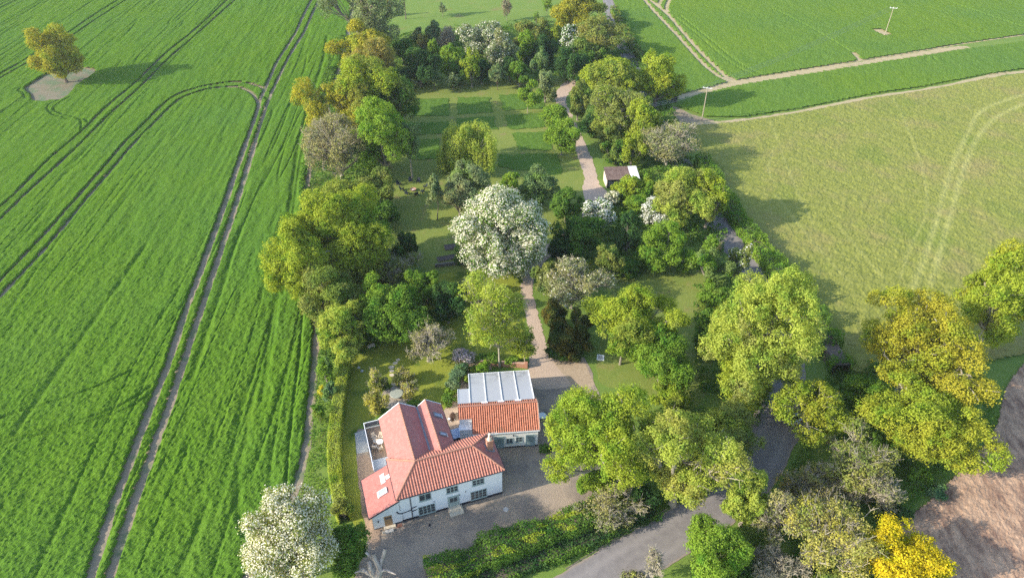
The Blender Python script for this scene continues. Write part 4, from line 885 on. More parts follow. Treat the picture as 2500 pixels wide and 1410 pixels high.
# --- garden trees
tree('airy yellow green maple on a slim pale trunk behind the extension', 1218, 780, 172, 188, 'lime', style2='yg', f2=.4, clear=3.6, cover=.62, twig=.5, bark='w', gaps=.28, trunk_r=.16)
tree('small yellow green tree at the end of the brick wall by the drive', 1282, 850, 66, 62, 'yg', style2='olive', clear=1.9, cover=.8, twig=.3, bark='p', trunk_r=.1)
tree('gnarled bare pollarded fruit tree in the back lawn', 1042, 832, 118, 108, 'buff', style2='olive', cover=0.15, twig=.9, bark='w', clear=1.0, gaps=.1, name='fruit_tree', trunk_r=.28)
tree('giant round chestnut tree smothered in white candles of blossom', 1224, 570, 224, 216, 'green', style2='deep', f2=.35, clear=.4, cover=1.7, nl=30, gaps=.03, shape='ball', blossom=M_blossom, bfrac=.58, name='chestnut_tree', clump=.62)
bush('leafy green shrub tucked against the left side of the giant chestnut', 1128, 612, 40, 70, 'green', style2='deep')
tree('golden weeping willow on the orchard lawn', 1140, 352, 134, 126, 'lime', shape='willow', clear=1.5, cover=1.7, gaps=.12, leaf=.85, name='willow_tree')
tree('pale green bushy tree in front of the weeping willow', 1150, 452, 112, 132, 'grey', style2='green', f2=.35, clear=.6, cover=1.3)
tree('grey green tree with purplish twigs left of the giant chestnut', 1120, 480, 80, 100, 'grey', style2='buff', f2=.4, clear=.8, twig=.5, cover=.9)
tree('thin conical birch sapling beside the fire pit', 1062, 460, 50, 84, 'grey', style2='olive', shape='cone', clear=3.4, cover=1.0, bark='d', trunk_r=.09, lean=.03)
tree('blue green round willow behind the giant chestnut', 1312, 455, 92, 94, 'blue', style2='green', f2=.3, clear=.6, cover=1.5)
bush('dark green shrub between the round willow and the gravel drive', 1382, 500, 100, 96, 'deep', style2='green', f2=.3)
bush('small fresh green shrub left of the round willow', 1248, 445, 52, 48, 'bright', style2='green')
# --- orchard trees
tree('little bright green tree standing alone in an orchard square', 1288, 236, 56, 54, 'bright', style2='green', clear=1.6, cover=1.3, bark='p', group='young orchard trees', trunk_r=.1)
tree('round bright green tree overhanging the gravel drive, upper of two', 1354, 281, 66, 56, 'bright', style2='green', f2=.3, clear=1.0, cover=1.4, group='young orchard trees')
tree('bushy bright green tree overhanging the gravel drive, lower of two', 1372, 333, 94, 76, 'bright', style2='green', f2=.4, clear=1.3, cover=1.4, group='young orchard trees')
# --- belt behind the orchard
for L in (('deep green thicket at the left end of the belt behind the orchard', 985, 125, 60, 70, 'deep', 'dark'), ('dark leafy mass under the grey bushes behind the orchard', 1025, 165, 92, 95, 'dark', 'deep'),
          ('narrow bright green shrub in the dark belt', 1056, 125, 34, 62, 'bright', 'green'), ('small russet bush among the dark belt', 1033, 103, 32, 36, 'orange', 'olive'), ('pale green feathery shrub at the meadow edge of the belt', 1018, 88, 34, 38, 'grey', 'green'),
          ('second pale feathery shrub beside the bare grey bush', 1058, 84, 44, 52, 'blue', 'grey'), ('upright bright green conical tree in the belt', 1284, 120, 50, 88, 'bright', 'green'), ('olive brown bush behind the upright green tree', 1296, 78, 80, 62, 'olive', 'orange'),
          ('dark holly like mass left of the flowering chestnut', 1325, 128, 74, 80, 'dark', 'deep'), ('dark evergreen mass above the bend of the drive', 1400, 165, 90, 84, 'dark', 'deep'), ('leafy green bush at the orchard corner', 1268, 182, 62, 64, 'green', 'deep'),
          ('mid green feathery tree right of the orchard corner', 1316, 160, 48, 76, 'blue', 'green'), ('grey green bush at the drive bend', 1332, 208, 52, 84, 'grey', 'olive'), ('yellow green scrub behind the flowering chestnut', 1352, 82, 46, 50, 'yg', 'olive'),
          ('dark thicket beneath the brown oak', 1440, 130, 80, 70, 'deep', 'olive'), ('deep green bush between the two light green trees', 1116, 178, 60, 60, 'deep', 'dark'), ('shadowy bush under the grey hawthorn', 1175, 175, 60, 60, 'dark', 'deep'), ('dark bush right of the second hawthorn', 1245, 165, 46, 66, 'dark', 'deep')):
    bush(L[0], *L[1:5], L[5], style2=L[6], f2=.35, group=GO)
tree('bare grey upright bush in the belt behind the orchard', 1090, 92, 50, 66, 'pinkish', cover=0.14, twig=1.0, bark='w', clear=.2, group=GO, gaps=.05)
tree('light green tree at the left of a pair at the orchard end', 1106, 148, 56, 80, 'bright', style2='green', clear=.8, group=GO)
tree('yellow green tree at the right of a pair at the orchard end', 1151, 165, 44, 82, 'yg', style2='bright', clear=.8, group=GO)
tree('large greyish flowering hawthorn behind the orchard', 1185, 98, 124, 84, 'grey', clear=.6, blossom=M_blossom, bfrac=.22, cover=1.4, name='hawthorn_tree', group=GO)
tree('second grey hawthorn with bare lower twigs', 1222, 132, 74, 92, 'grey', style2='buff', clear=.6, twig=.5, blossom=M_blossom, bfrac=.15, cover=1.0, name='hawthorn_tree', group=GO)
tree('white candled chestnut by the brown oak', 1396, 100, 50, 68, 'deep', clear=.6, blossom=M_blossomw, bfrac=.35, name='chestnut_tree')
tree('brownish olive oak at the far end of the lane', 1462, 88, 132, 92, 'olive', style2='orange', f2=.4, clear=1.0, twig=.4, cover=1.0, group=GR)
tree('orange gold oak at the very top of the lane', 1408, 28, 124, 82, 'gold', style2='olive', f2=.35, clear=1.0, group=GR)
for i, (q, lab) in enumerate(zip(((1060, 192, 42, 36), (1105, 195, 34, 36), (1214, 182, 42, 54)), ('left', 'middle', 'right'))):
    tree(f'small grey apple tree on the dry orchard strip, {lab} of three', *q, 'grey', style2='deep', clear=1.2, cover=.9, bark='d', name='apple_tree', group='small orchard apple trees', trunk_r=.08)
for i, (q, lab) in enumerate(zip(((1237, 18, 26, 50), (1336, 10, 22, 40), (1310, 45, 18, 26), (1080, 22, 20, 26)), ('leafless grey sapling in the top meadow', 'green sapling in the top meadow left of the orange gold oak', 'tiny green sapling below the taller green one in the meadow', 'small faint sapling in the meadow shade'))):
    tree(lab, *q, ('pinkish', 'bright', 'green', 'grey')[i], clear=1.0, cover=.6, name='sapling_tree', cat='sapling', trunk_r=.07, twig=.2)
# --- trees right of the drive
tree('large yellow green oak filling the corner between drive and lane', 1492, 190, 158, 130, 'yg', style2='olive', f2=.35, clear=1.2, cover=1.3, nl=12, bark='p', group=GR)
tree('rugged gold green oak beside the upper sandy track', 1608, 190, 102, 128, 'yg', style2='gold', f2=.3, clear=1.0, cover=1.3, gaps=.3, group=GR, bark='d')
tree('olive oak with pale bare limbs in front of the corner oak', 1510, 275, 170, 125, 'olive', style2='yg', f2=.4, clear=.8, cover=1.0, twig=.7, bark='w', group=GR)
tree('yellow green shrubby tree beside the pole on the lane', 1568, 300, 90, 120, 'yg', style2='olive', clear=.6, group=GR)
bush('clipped olive hedge shrub along the upper drive', 1412, 250, 48, 110, 'olive', style2='deep', f2=.35)
bush('dark round evergreen beside the drive', 1440, 305, 56, 52, 'dark', style2='deep')
bush('mixed olive scrub right of the dark round evergreen', 1492, 328, 74, 70, 'olive', style2='deep')
bush('dark olive scrub overhanging the grass by the drive', 1505, 370, 70, 66, 'deep', style2='olive')
bush('tall yellow olive scrub below the pole', 1545, 372, 60, 80, 'yg', style2='olive')
tree('pale leafless ash with drooping grey twigs behind the shed', 1634, 352, 168, 116, 'buff', style2='grey', cover=0.28, twig=1.0, bark='w', clear=.8, gaps=.1, group=GR)
tree('gold budded small tree rising behind the pale leafless ash', 1645, 318, 50, 44, 'gold', style2='buff', clear=2.5, cover=.6)
tree('wide pale yellow green tree right of the shed', 1660, 480, 150, 140, 'lime', style2='buff', f2=.3, clear=.8, cover=1.4, nl=12, group=GR)
tree('yellow green tree overhanging the lane near the field hedge', 1735, 490, 92, 130, 'yg', style2='buff', f2=.35, clear=.6, cover=1.3, group=GR)
bush('light green shrub in front of the shed wall', 1530, 462, 74, 68, 'yg', style2='bright')
bush('tall green shrub hiding the right end of the shed', 1580, 460, 60, 80, 'green', style2='yg')
bush('green shrub under the pale yellow green tree by the shed', 1560, 500, 74, 56, 'bright', style2='deep')
tree('white flowering hawthorn nearest the drive', 1456, 530, 84, 78, 'deep', clear=.5, blossom=M_blossomw, bfrac=.5, name='hawthorn_tree', group='white hawthorns', cover=1.6)
tree('white flowering hawthorn left of the yellow green trees', 1594, 522, 66, 70, 'grey', clear=.5, blossom=M_blossomw, bfrac=.55, name='hawthorn_tree', group='white hawthorns', cover=1.5)
tree('small cream flowering hawthorn just below the shed', 1494, 482, 40, 36, 'grey', clear=.3, blossom=M_blossom, bfrac=.4, name='hawthorn_tree', group='white hawthorns', cover=1.5)
tree('dark feathery evergreen between the giant chestnut and the white hawthorn', 1420, 580, 130, 120, 'deep', style2='dark', f2=.5, clear=.2, cover=1.5)
bush('dark shaded shrub beside the bend of the drive', 1360, 610, 66, 64, 'dark', style2='deep')
tree('dark green slender tree left of the bright green spray', 1535, 570, 60, 100, 'dark', style2='deep', clear=.3)
tree('olive feathered young tree above the apple tree', 1482, 635, 66, 84, 'olive', style2='deep', clear=.8, cover=1.2)
tree('bright green arching tree above the dry lawn', 1615, 605, 130, 108, 'bright', style2='green', f2=.45, clear=.3, cover=1.5)
bush('shadowy undergrowth shrub below the arching green tree', 1525, 655, 80, 56, 'deep', style2='green')
bush('grey green shrub with a straw top beside the lane', 1735, 640, 86, 110, 'green', style2='grey', f2=.5)
bush('leafy shrub with a white flowering patch by the lane bend', 1800, 640, 66, 84, 'olive', style2='grey', blossom=M_blossomw, bfrac=.08, twig=.3)
bush('tall buff twiggy shrub leaning over the lane', 1738, 600, 50, 56, 'buff', twig=.8, cover=.6)
bush('mixed green thicket along the dry lawn edge', 1738, 730, 80, 90, 'green', style2='olive')
bush('lower green thicket left of the tall lane tree', 1725, 810, 66, 110, 'deep', style2='green')
tree('grey lichened apple tree with curly twigs beside the drive', 1398, 698, 152, 130, 'buff', style2='grey', f2=.5, clear=.8, cover=0.44, twig=.8, bark='w', blossom=M_blossom, bfrac=.1, name='apple_tree')
bush('olive shrub left of the lichened apple tree', 1330, 680, 62, 84, 'olive', style2='grey')
bush('yellow tipped green sprig above the lichened apple tree', 1420, 645, 66, 50, 'lime', style2='olive', twig=.3)
for i, (q, lab) in enumerate(zip(((1352, 775, 70, 80), (1372, 830, 92, 90), (1418, 800, 60, 86), (1400, 850, 70, 60)), ('upper bronze tinged yew by the drive', 'large dark yew with rust tipped shoots by the parking pad', 'blackish yew behind the rust tipped one', 'lowest dark yew above the hardcore pad'))):
    bush(lab, *q, 'brown', style2='dark', f2=.5, name='yew_bush', group='yews along the drive', cover=1.8)
bush('dark ground hugging shrub at the top of the pad', 1362, 862, 56, 34, 'dark', style2='green')
tree('tall olive yellow lime tree in the dry lawn, pale trunk showing', 1558, 775, 224, 166, 'yg', style2='olive', f2=.35, clear=4.2, cover=1.2, bark='p', nl=12, gaps=.27, trunk_r=.3)
tree('lower green half crown under the olive yellow lime tree', 1620, 868, 165, 150, 'green', style2='bright', f2=.4, clear=1.0, cover=1.4)
tree('small green limb tree left of the pale trunk', 1520, 840, 92, 80, 'bright', style2='yg', clear=2.0, cover=1.2)
tree('massive pale yellow green tree along the lane', 1868, 815, 240, 310, 'lime', style2='buff', f2=.22, clear=1.5, cover=1.5, nl=18, gaps=.2)
tree('fresh yellow green tree below the massive lane tree', 1810, 915, 150, 140, 'yg', style2='lime', clear=1.0, cover=1.4)
tree('spreading yellow green ash in front of the courtyard', 1462, 1062, 262, 270, 'yg', style2='bright', f2=.4, clear=2.5, cover=1.15, nl=15, gaps=.27, twig=.25, bark='w')
tree('second pale ash leaning towards the lane with bare inner limbs', 1668, 1120, 240, 260, 'lime', style2='sand', f2=.4, clear=2.0, cover=1.1, nl=14, gaps=.27, twig=.5, bark='w')
tree('olive green tree filling the gap above the lane junction', 1770, 1050, 205, 130, 'olive', style2='yg', f2=.4, clear=1.5, cover=1.3)
bush('green sprig tree between the ash and the olive tree', 1640, 970, 110, 80, 'yg', style2='olive', clear=1.0)
tree('twiggy brown bush under the spreading ash by the hedge end', 1490, 1232, 160, 110, 'buff', style2='olive', f2=.5, cover=0.30, twig=.9, bark='w', clear=.3, gaps=.1)
bush('yellow green bush at the courtyard corner under the ash', 1450, 1180, 100, 90, 'bright', style2='yg', twig=.2, clear=.4)
bush('dark green bush at the foot of the two ashes', 1570, 1215, 100, 90, 'dark', style2='deep')
# --- lower right wood
tree('great gold crowned oak at the meadow corner', 2250, 845, 300, 255, 'gold', style2='yg', f2=.5, clear=3.0, cover=1.1, nl=16, gaps=.32, bark='w', twig=.3, trunk_r=.55)
tree('broad yellow green oak limb below the gold crowned oak', 2290, 1035, 330, 215, 'yg', style2='gold', f2=.4, clear=2.0, cover=1.25, nl=15, gaps=.3, bark='w')
tree('yellow green oak at the right edge of the meadow', 2450, 725, 215, 230, 'yg', style2='gold', f2=.3, clear=2.5, cover=1.25, nl=12, gaps=.3, bark='p')
tree('yellow oak overhanging the parked car', 1985, 985, 190, 150, 'yg', style2='gold', f2=.3, clear=2.6, cover=.85, gaps=.36, bark='w', nl=11, twig=.3)
bush('green understorey bush below the gold crowned oak', 2120, 960, 130, 90, 'green', style2='bright')
bush('dark green understorey left of the broad oak limb', 2175, 1085, 110, 90, 'deep', style2='green')
tree('olive gold scrub tree with tangled grey twigs', 2085, 1125, 185, 170, 'olive', style2='sand', f2=.4, clear=.5, cover=0.44, twig=.9, bark='w')
tree('bare grey brown thorn beside the shaded verge', 2135, 1190, 120, 120, 'buff', cover=0.17, twig=1.0, clear=.3, bark='w', gaps=.05)
tree('rusty brown budded scrub left of the grey thorn', 1985, 1190, 160, 120, 'orange', style2='buff', f2=.6, clear=.4, cover=0.33, twig=.9, bark='w')
tree('pale lime feathery tree by the lane junction', 1830, 1220, 118, 150, 'lime', style2='bright', f2=.35, clear=.5, cover=1.4)
tree('buff twiggy tree right of the pale lime tree', 1905, 1265, 110, 130, 'buff', style2='olive', cover=0.33, twig=.9, clear=.4, bark='w')
tree('vivid green maple at the road edge', 1742, 1345, 172, 165, 'bright', style2='green', f2=.35, clear=.8, cover=1.5)
tree('golden budded oak with radiating pale limbs', 2040, 1312, 262, 190, 'sand', style2='gold', f2=.4, clear=1.5, cover=0.41, twig=.7, bark='w', nl=14, gaps=.3)
bush('pinkish bare thorn thicket at the lower edge', 1898, 1385, 140, 110, 'pinkish', cover=0.14, twig=1.0, gaps=.03, bark='w')
tree('brilliant yellow tree beside the ploughed field', 2205, 1365, 235, 150, 'yellow', style2='gold', f2=.2, clear=1.5, cover=1.3, gaps=.28, nl=11)
bush('lower olive scrub beneath the golden budded oak', 2040, 1410, 150, 70, 'olive', style2='green')
bush('small round green bush on the shaded verge', 2238, 1155, 52, 50, 'green', style2='deep')
bush('pale weedy clump on the shaded verge', 2290, 1200, 50, 36, 'lav', style2='green')
bush('dark bramble below the vivid green maple', 1830, 1400, 80, 60, 'dark', style2='deep')
bush('dark shrub in the shade left of the verge', 2180, 1240, 90, 60, 'dark', style2='deep')
tree('bare twisting sapling at the kerb of the road', 1600, 1372, 52, 84, 'buff', cover=0.04, twig=.8, bark='w', clear=1.2, gaps=0, name='sapling_tree', cat='sapling', trunk_r=.06)
bush('low straw coloured weeds at the bottom road edge', 1540, 1405, 50, 26, 'buff', style2='lime', twig=.4, cover=.7)
# --- around the house
tree('white blossomed pear tree at the corner of the crop', 704, 1312, 240, 262, 'olive', clear=1.2, cover=.95, nl=13, gaps=.36, blossom=M_blossom, bfrac=.5, bark='d', twig=.3, name='pear_tree', leaf=.9)
bush('glossy green bush between the pear tree and the courtyard', 850, 1335, 112, 130, 'deep', style2='green', f2=.45)
bush('yellow shrub with fine twigs at the back left of the stone terrace', 918, 932, 46, 54, 'sand', style2='lime', twig=.5, cover=.9, bark='w', group=GG)
bush('yellow shrub beside the stone terrace nearer the house', 918, 982, 52, 66, 'sand', style2='gold', twig=.5, cover=.9, bark='w', group=GG)
bush('pale yellow twiggy shrub behind the stone terrace', 984, 918, 56, 50, 'sand', style2='olive', twig=.5, cover=.9, bark='w', group=GG)
bush('straw shrub at the right of the stone terrace', 1002, 952, 40, 50, 'sand', style2='buff', twig=.5, cover=.9, bark='w', group=GG)
bush('small clipped box ball left of the stepping stones', 942, 942, 20, 18, 'deep', style2='green', group=GG); bush('small clipped box ball right of the stepping stones', 978, 937, 18, 14, 'deep', style2='green', group=GG)
bush('green clump against the gable behind the terrace balcony', 940, 1012, 40, 26, 'green', style2='bright', group=GG); bush('dark clump against the rear gables', 1012, 985, 34, 22, 'deep', style2='green', group=GG)
bush('lilac flowered arching shrub by the garden path', 1131, 868, 58, 42, 'grey', blossom=M_lilac, bfrac=.75, cover=1.8, name='lilac_shrub', group=GG)
for i, (q, s1, s2_, lab) in enumerate((((1124, 902, 40, 36), 'lav', 'deep', 'topmost lavender mound of the path border'), ((1112, 922, 36, 34), 'lav', 'green', 'grey green mound below the topmost lavender'), ((1106, 942, 36, 32), 'lav', 'grey', 'bluish mound in the middle of the path border'), ((1098, 957, 30, 26), 'bright', 'green', 'lime green mound in the path border'), ((1096, 972, 34, 30), 'deep', 'green', 'dark green mound at the house end of the path border'))):
    bush(lab, *q, s1, style2=s2_, group='mounds of the path border', cover=1.8)
bush('yellow green bush at the corner of the glazed extension', 1180, 898, 26, 30, 'bright', style2='yg', group=GG); bush('dull green bush left of the yellow green one by the extension', 1156, 902, 30, 24, 'green', style2='olive', group=GG)
bush('green bed of leaves behind the brick wall under the maple', 1190, 876, 70, 22, 'deep', style2='green', group=GG); bush('green clump behind the brick wall near its drive end', 1252, 880, 46, 24, 'green', style2='deep', group=GG)
bush('trailing creeper at the corner of the extension', 1141, 925, 14, 44, 'lime', style2='green', group=GG)
bush('pot bound green plant beside the outbuilding corner', 1330, 1094, 30, 22, 'deep', style2='green', group=GG)
for q, s1, s2_, lab in (((792, 900, 44, 90), 'green', 'lav', 'upper rough shrub on the verge outside the hedge'), ((806, 955, 34, 60), 'lav', 'green', 'greyish shrub on the verge outside the hedge'), ((788, 952, 24, 24), 'yellow', 'lime', 'small yellow flowering shrub on the verge'), ((778, 1010, 30, 60), 'green', 'olive', 'weedy shrub on the verge halfway along the hedge'), ((836, 1240, 50, 60), 'olive', 'green', 'ragged shrub at the near end of the clipped hedge')):
    bush(lab, *q, s1, style2=s2_, group='verge shrubs', cover=1.3)
# --- hedges
def hedge(name, label, line, wid, hgt, style, style2=None, leaf=1.0, ragged=.15, dens=1.0, top=None, seed=3, f2=.4, group=None):
    P = smooth_line(np.asarray(line), 8); L = np.r_[0, np.cumsum(np.hypot(*np.diff(P, axis=0).T))]; tot = L[-1]
    rng = np.random.default_rng(seed); dist = np.hypot(*P.mean(0)); lf = (.15+.0013*dist)*leaf
    per = 2*hgt+wid; N = int(min(60000, dens*1.7*tot*per/(lf*lf*.4)))
    s = rng.uniform(0, tot, N); px = np.interp(s, L, P[:, 0]); py = np.interp(s, L, P[:, 1])
    e = .05*tot/len(P)+.3; tx = np.interp(np.minimum(s+e, tot), L, P[:, 0])-np.interp(np.maximum(s-e, 0), L, P[:, 0]); ty = np.interp(np.minimum(s+e, tot), L, P[:, 1])-np.interp(np.maximum(s-e, 0), L, P[:, 1])
    ln = np.hypot(tx, ty); nx, ny = -ty/ln, tx/ln
    u = rng.uniform(0, per, N); side = np.where(u < hgt, -1, np.where(u < hgt+wid, 0, 1))
    off = np.where(side == 0, u-hgt-wid/2, side*wid/2); z = np.where(side == -1, u, np.where(side == 0, hgt, per-u))
    k = 1+ (vn(s, s*0+seed, 2.6, seed)-.5)*2*ragged + (vn(s, off+seed*9, .9, seed+1)-.5)*ragged
    off = off*k+rng.normal(size=N)*(.05+.35*ragged); z = z*k+rng.normal(size=N)*(.05+.3*ragged)
    nn = np.stack((nx*side+rng.normal(size=N)*.5, ny*side+rng.normal(size=N)*.5, (side == 0)*1.0+rng.normal(size=N)*.4+.25), 1); nn /= np.linalg.norm(nn, axis=1)[:, None]
    c = np.stack((px+nx*off, py+ny*off, np.maximum(z, .08)), 1); o0 = P.mean(0)
    root = empty(name, (o0[0], o0[1], 0)); tag(root, label, 'hedge', group); c -= np.array((o0[0], o0[1], 0))
    sel = vn(s+off, off*2+z, 1.6, seed+5) < (f2 if style2 else -1)
    for nm, m, st in (('foliage', ~sel, style), ('young_leaves', sel, style2)):
        if m.sum() < 3: continue
        V = leaf_quads(c[m], nn[m], lf, rng); LEAVES[0] += int(m.sum()); mesh_np(nm, V, np.arange(len(V)).reshape(-1, 4), LM(st), root)
    inner = []; n = len(P)
    T_ = np.gradient(P, axis=0); T_ /= np.linalg.norm(T_, axis=1)[:, None]; Nn = np.c_[-T_[:, 1], T_[:, 0]]; w_ = wid*.32; h_ = hgt*.8
    V = np.concatenate([np.c_[P+Nn*a-o0, np.full(n, z_)] for a, z_ in ((-w_, 0), (-w_, h_), (w_, h_), (w_, 0))]); i = np.arange(n-1)
    F = np.concatenate([np.stack((r*n+i, r*n+i+1, (r+1)*n+i+1, (r+1)*n+i), 1) for r in range(3)])
    mesh_np('branches', V, F, M_barkd, root)
    return root
hedge('hedge', 'clipped yellow green hedge between the crop field and the lawn', ats([(848, 898), (836, 960), (826, 1030), (819, 1100), (822, 1170), (832, 1235), (842, 1275)]), 1.35, 1.9, 'lime', 'yg', ragged=.05, dens=1.2, leaf=.8)
hedge('hedge', 'untidy mixed hedge between the courtyard and the road', ats([(1045, 1425), (1130, 1395), (1220, 1352), (1310, 1322), (1400, 1288), (1475, 1250), (1545, 1228)]), 3.0, 2.0, 'deep', 'yg', ragged=.32, dens=1.1, seed=7, f2=.3, leaf=1.0)
hedge('hedge', 'dark ivy bank along the road side of the mixed hedge', ats([(1150, 1425), (1250, 1385), (1350, 1345), (1450, 1300), (1530, 1262), (1590, 1232)]), 3.4, .7, 'dark', 'deep', ragged=.4, dens=1.1, seed=17, f2=.4)
hedge('hedge', 'bright green field hedge between the lane and the meadow, far stretch', ats([(1712, 400), (1745, 460), (1775, 510), (1810, 560), (1845, 605)]), 3.0, 2.3, 'green', 'deep', ragged=.35, seed=9)
hedge('hedge', 'sunlit bright green field hedge beside the lane bend', ats([(1838, 602), (1880, 655), (1915, 705)]), 3.2, 2.3, 'bright', 'green', ragged=.35, seed=10)
hedge('hedge', 'darker green field hedge right of the massive lane tree', ats([(1908, 700), (1950, 755), (1990, 815), (2025, 875), (2050, 915)]), 3.4, 2.6, 'deep', 'green', ragged=.45, seed=11)
hedge('hedge', 'narrow dark hedge at the far right of the lane beside the far crop', ats([(1498, 30), (1530, 90), (1555, 130), (1620, 210), (1645, 250)]), 2.2, 2.0, 'deep', 'olive', ragged=.35, seed=12)
# --- ground cover that nobody could count
def cover(label, name, polys, dens, size, hmax, style, seed=1):
    rng = np.random.default_rng(seed); C = []
    for p in polys:
        p = np.asarray(p); lo, hi = p.min(0), p.max(0); A = (hi-lo).prod(); n = int(A*dens); q = lo+(hi-lo)*rng.random((n, 2)); q = q[inside(q[:, 0], q[:, 1], p)]
        q = q[vn(q[:, 0], q[:, 1], 2.2, seed) > .3]; mo = np.clip(vn(q[:, 0], q[:, 1], 3.2, seed+2)*1.5-.35, .08, 1)*(.6+.5*vn(q[:, 0], q[:, 1], 1.0, seed+3)); C.append(np.c_[q, .04+hmax*mo*(1-.35*rng.random(len(q))**2)])
    c = np.concatenate(C); n = unit(rng, len(c)); n[:, 2] = abs(n[:, 2])+.5; n /= np.linalg.norm(n, axis=1)[:, None]
    V = leaf_quads(c, n, size, rng); LEAVES[0] += len(c); o = mesh_np(name, V, np.arange(len(V)).reshape(-1, 4), LM(style)); tag(o, label, 'undergrowth', kind='stuff')
wood1 = ats([(745, 300), (830, 90), (960, 90), (1000, 200), (995, 320), (930, 400), (925, 520), (950, 610), (1020, 665), (1120, 740), (1080, 820), (900, 860), (790, 880), (750, 740), (730, 480)])
wood2 = ats([(960, 90), (1480, 40), (1560, 140), (1640, 260), (1690, 400), (1780, 540), (1760, 640), (1690, 640), (1500, 690), (1440, 560), (1480, 500), (1560, 440), (1500, 400), (1450, 320), (1400, 190), (1180, 170), (1000, 200)])
wood3 = ats([(1690, 700), (1790, 690), (1860, 800), (1890, 950), (1830, 1090), (1740, 1210), (1600, 1250), (1480, 1260), (1450, 1190), (1560, 1100), (1600, 1000), (1700, 950)])
wood4 = ats([(1975, 1060), (1960, 960), (2080, 880), (2330, 900), (2440, 960), (2430, 1040), (2330, 1150), (2180, 1280), (2230, 1345), (2320, 1440), (1650, 1440), (1780, 1320), (1900, 1190)])
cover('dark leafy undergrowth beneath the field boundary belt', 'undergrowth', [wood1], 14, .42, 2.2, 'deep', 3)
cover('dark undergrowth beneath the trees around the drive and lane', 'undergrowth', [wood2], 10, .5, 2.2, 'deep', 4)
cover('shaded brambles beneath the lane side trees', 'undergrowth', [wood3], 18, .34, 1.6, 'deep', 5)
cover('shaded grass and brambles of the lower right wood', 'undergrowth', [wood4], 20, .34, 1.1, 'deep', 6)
cover('rough grass tussocks on the verge outside the clipped hedge', 'verge_grass', [ats([(776, 850), (850, 880), (838, 960), (812, 1100), (815, 1240), (830, 1300), (700, 1300), (742, 1170), (764, 1000)])], 22, .24, .28, 'green', 8)
print('LEAVES', LEAVES[0])
# ================================================================== SMALL THINGS
def pole(label, bx, by, hgt, arm_dir=0.0, twin=False, group='wooden utility poles'):
    X, Y = at(bx, by); r = empty('utility_pole', (X, Y, 0), arm_dir); tag(r, label, 'utility pole', group)
    mb = MB(); mb.tube([(0, 0, 0), (0, 0, hgt)], [.15, .11], 8); mb.build('post', M_barkp, r)
    mb = MB(); mb.box(-1.15, 1.15, -.14, -.03, hgt-.4, hgt-.26); mb.build('crossarm', M_leadpale, r)
    mb = MB()
    for x in (-1.0, 0, 1.0): mb.lathe([(.03, 0), (.07, .06), (.05, .12), (.06, .2), (.02, .24)], (x, -.085, hgt-.26), 8)
    mb.build('insulator', M_whitep, r)
    if twin:
        mb = MB(); mb.lathe([(.16, 0), (.2, .05), (.2, .55), (.12, .6)], (.26, -.1, hgt-1.6), 10); mb.build('transformer', M_leadpale, r)
        mb = MB(); mb.box(-.5, .5, -.17, -.145, hgt-2.4, hgt-2.3); mb.build('lower_arm', M_leadpale, r)
    return r, X, Y
p1, x1p, y1p = pole('wooden utility pole with crossarm beside the lower sandy track', 1713, 296, 9.0, math.radians(-22))
p2, x2p, y2p = pole('far utility pole standing in the green crop', 2160, 86, 9.0, math.radians(-22))
p3, x3p, y3p = pole('utility pole rising from the scrub beside the lane', 1563, 352, 9.5, math.radians(-22))
p4, x4p, y4p = pole('utility pole with transformer at the edge of the huge oak', 824, 706, 8.5, math.radians(30), True)
def wires(label, a, b, h0, h1, ang):
    r = empty('overhead_wires', (a[0], a[1], 0)); tag(r, label, 'overhead wires', 'power lines')
    for x in (-1, 0, 1):
        ox, oy = x*math.cos(ang), x*math.sin(ang); t_ = np.linspace(0, 1, 14)
        pts = np.c_[ox+(b[0]-a[0])*t_, oy+(b[1]-a[1])*t_, h0+(h1-h0)*t_-4*.8*t_*(1-t_)]
        mb = MB(); mb.tube(pts, .03, 4); mb.build('wire', M_lead, r)
wires('thin wires from the sandy track pole to the pole in the scrub', (x1p, y1p), (x3p, y3p), 9.0, 9.5, math.radians(-22))
wires('thin wires from the sandy track pole to the far crop pole', (x1p, y1p), (x2p, y2p), 9.0, 9.0, math.radians(-22))
# fire pit ring
fx, fy = at(1009, 465)
r = empty('fire_pit', (fx, fy, 0)); tag(r, 'rusty round fire bowl in the ring of dark chairs', 'fire pit')
mb = MB(); mb.lathe([(.25, .05), (.5, .12), (.62, .38), (.66, .40), (.58, .38), (.45, .2), (.2, .15)], (0, 0, 0), 18); mb.build('bowl', plain('rusty_steel', (.26, .13, .09), (.38, .22, .16), 4, .8), r)
mb = MB(); mb.lathe([(.45, .2), (.3, .26), (.05, .3)], (0, 0, 0), 12); mb.build('ash', plain('pale_ash', (.45, .36, .33), (.6, .5, .46), 6, .95), r)
M_navy = plain('navy_plastic', (.012, .02, .035), (.022, .03, .048), 3, .6)
def lounge_chair(name, label, x, y, rz, group, mat, z=0):
    r = empty(name, (x, y, z), rz); tag(r, label, 'chair', group)
    mb = MB(); mb.obox((0, .02, .36), (.30, 0, 0), (0, .32, -.06), (0, 0, .025)); mb.build('seat', mat, r)
    mb = MB(); mb.obox((0, .42, .68), (.30, 0, 0), (0, .03, -.012), (0, .14, .38)); mb.build('backrest', mat, r)
    for s in (-1, 1):
        mb = MB(); mb.obox((s*.37, 0, .56), (.07, 0, 0), (0, .38, 0), (0, 0, .02)); mb.build('armrest', mat, r)
        for yy in (-.3, .3):
            mb = MB(); mb.obox((s*.35, yy, .27), (.04, 0, 0), (0, .05, 0), (0, 0, .27)); mb.build('leg', mat, r)
    return r
def label_chair(c, l): c['label'] = l; LABELS.add(l)
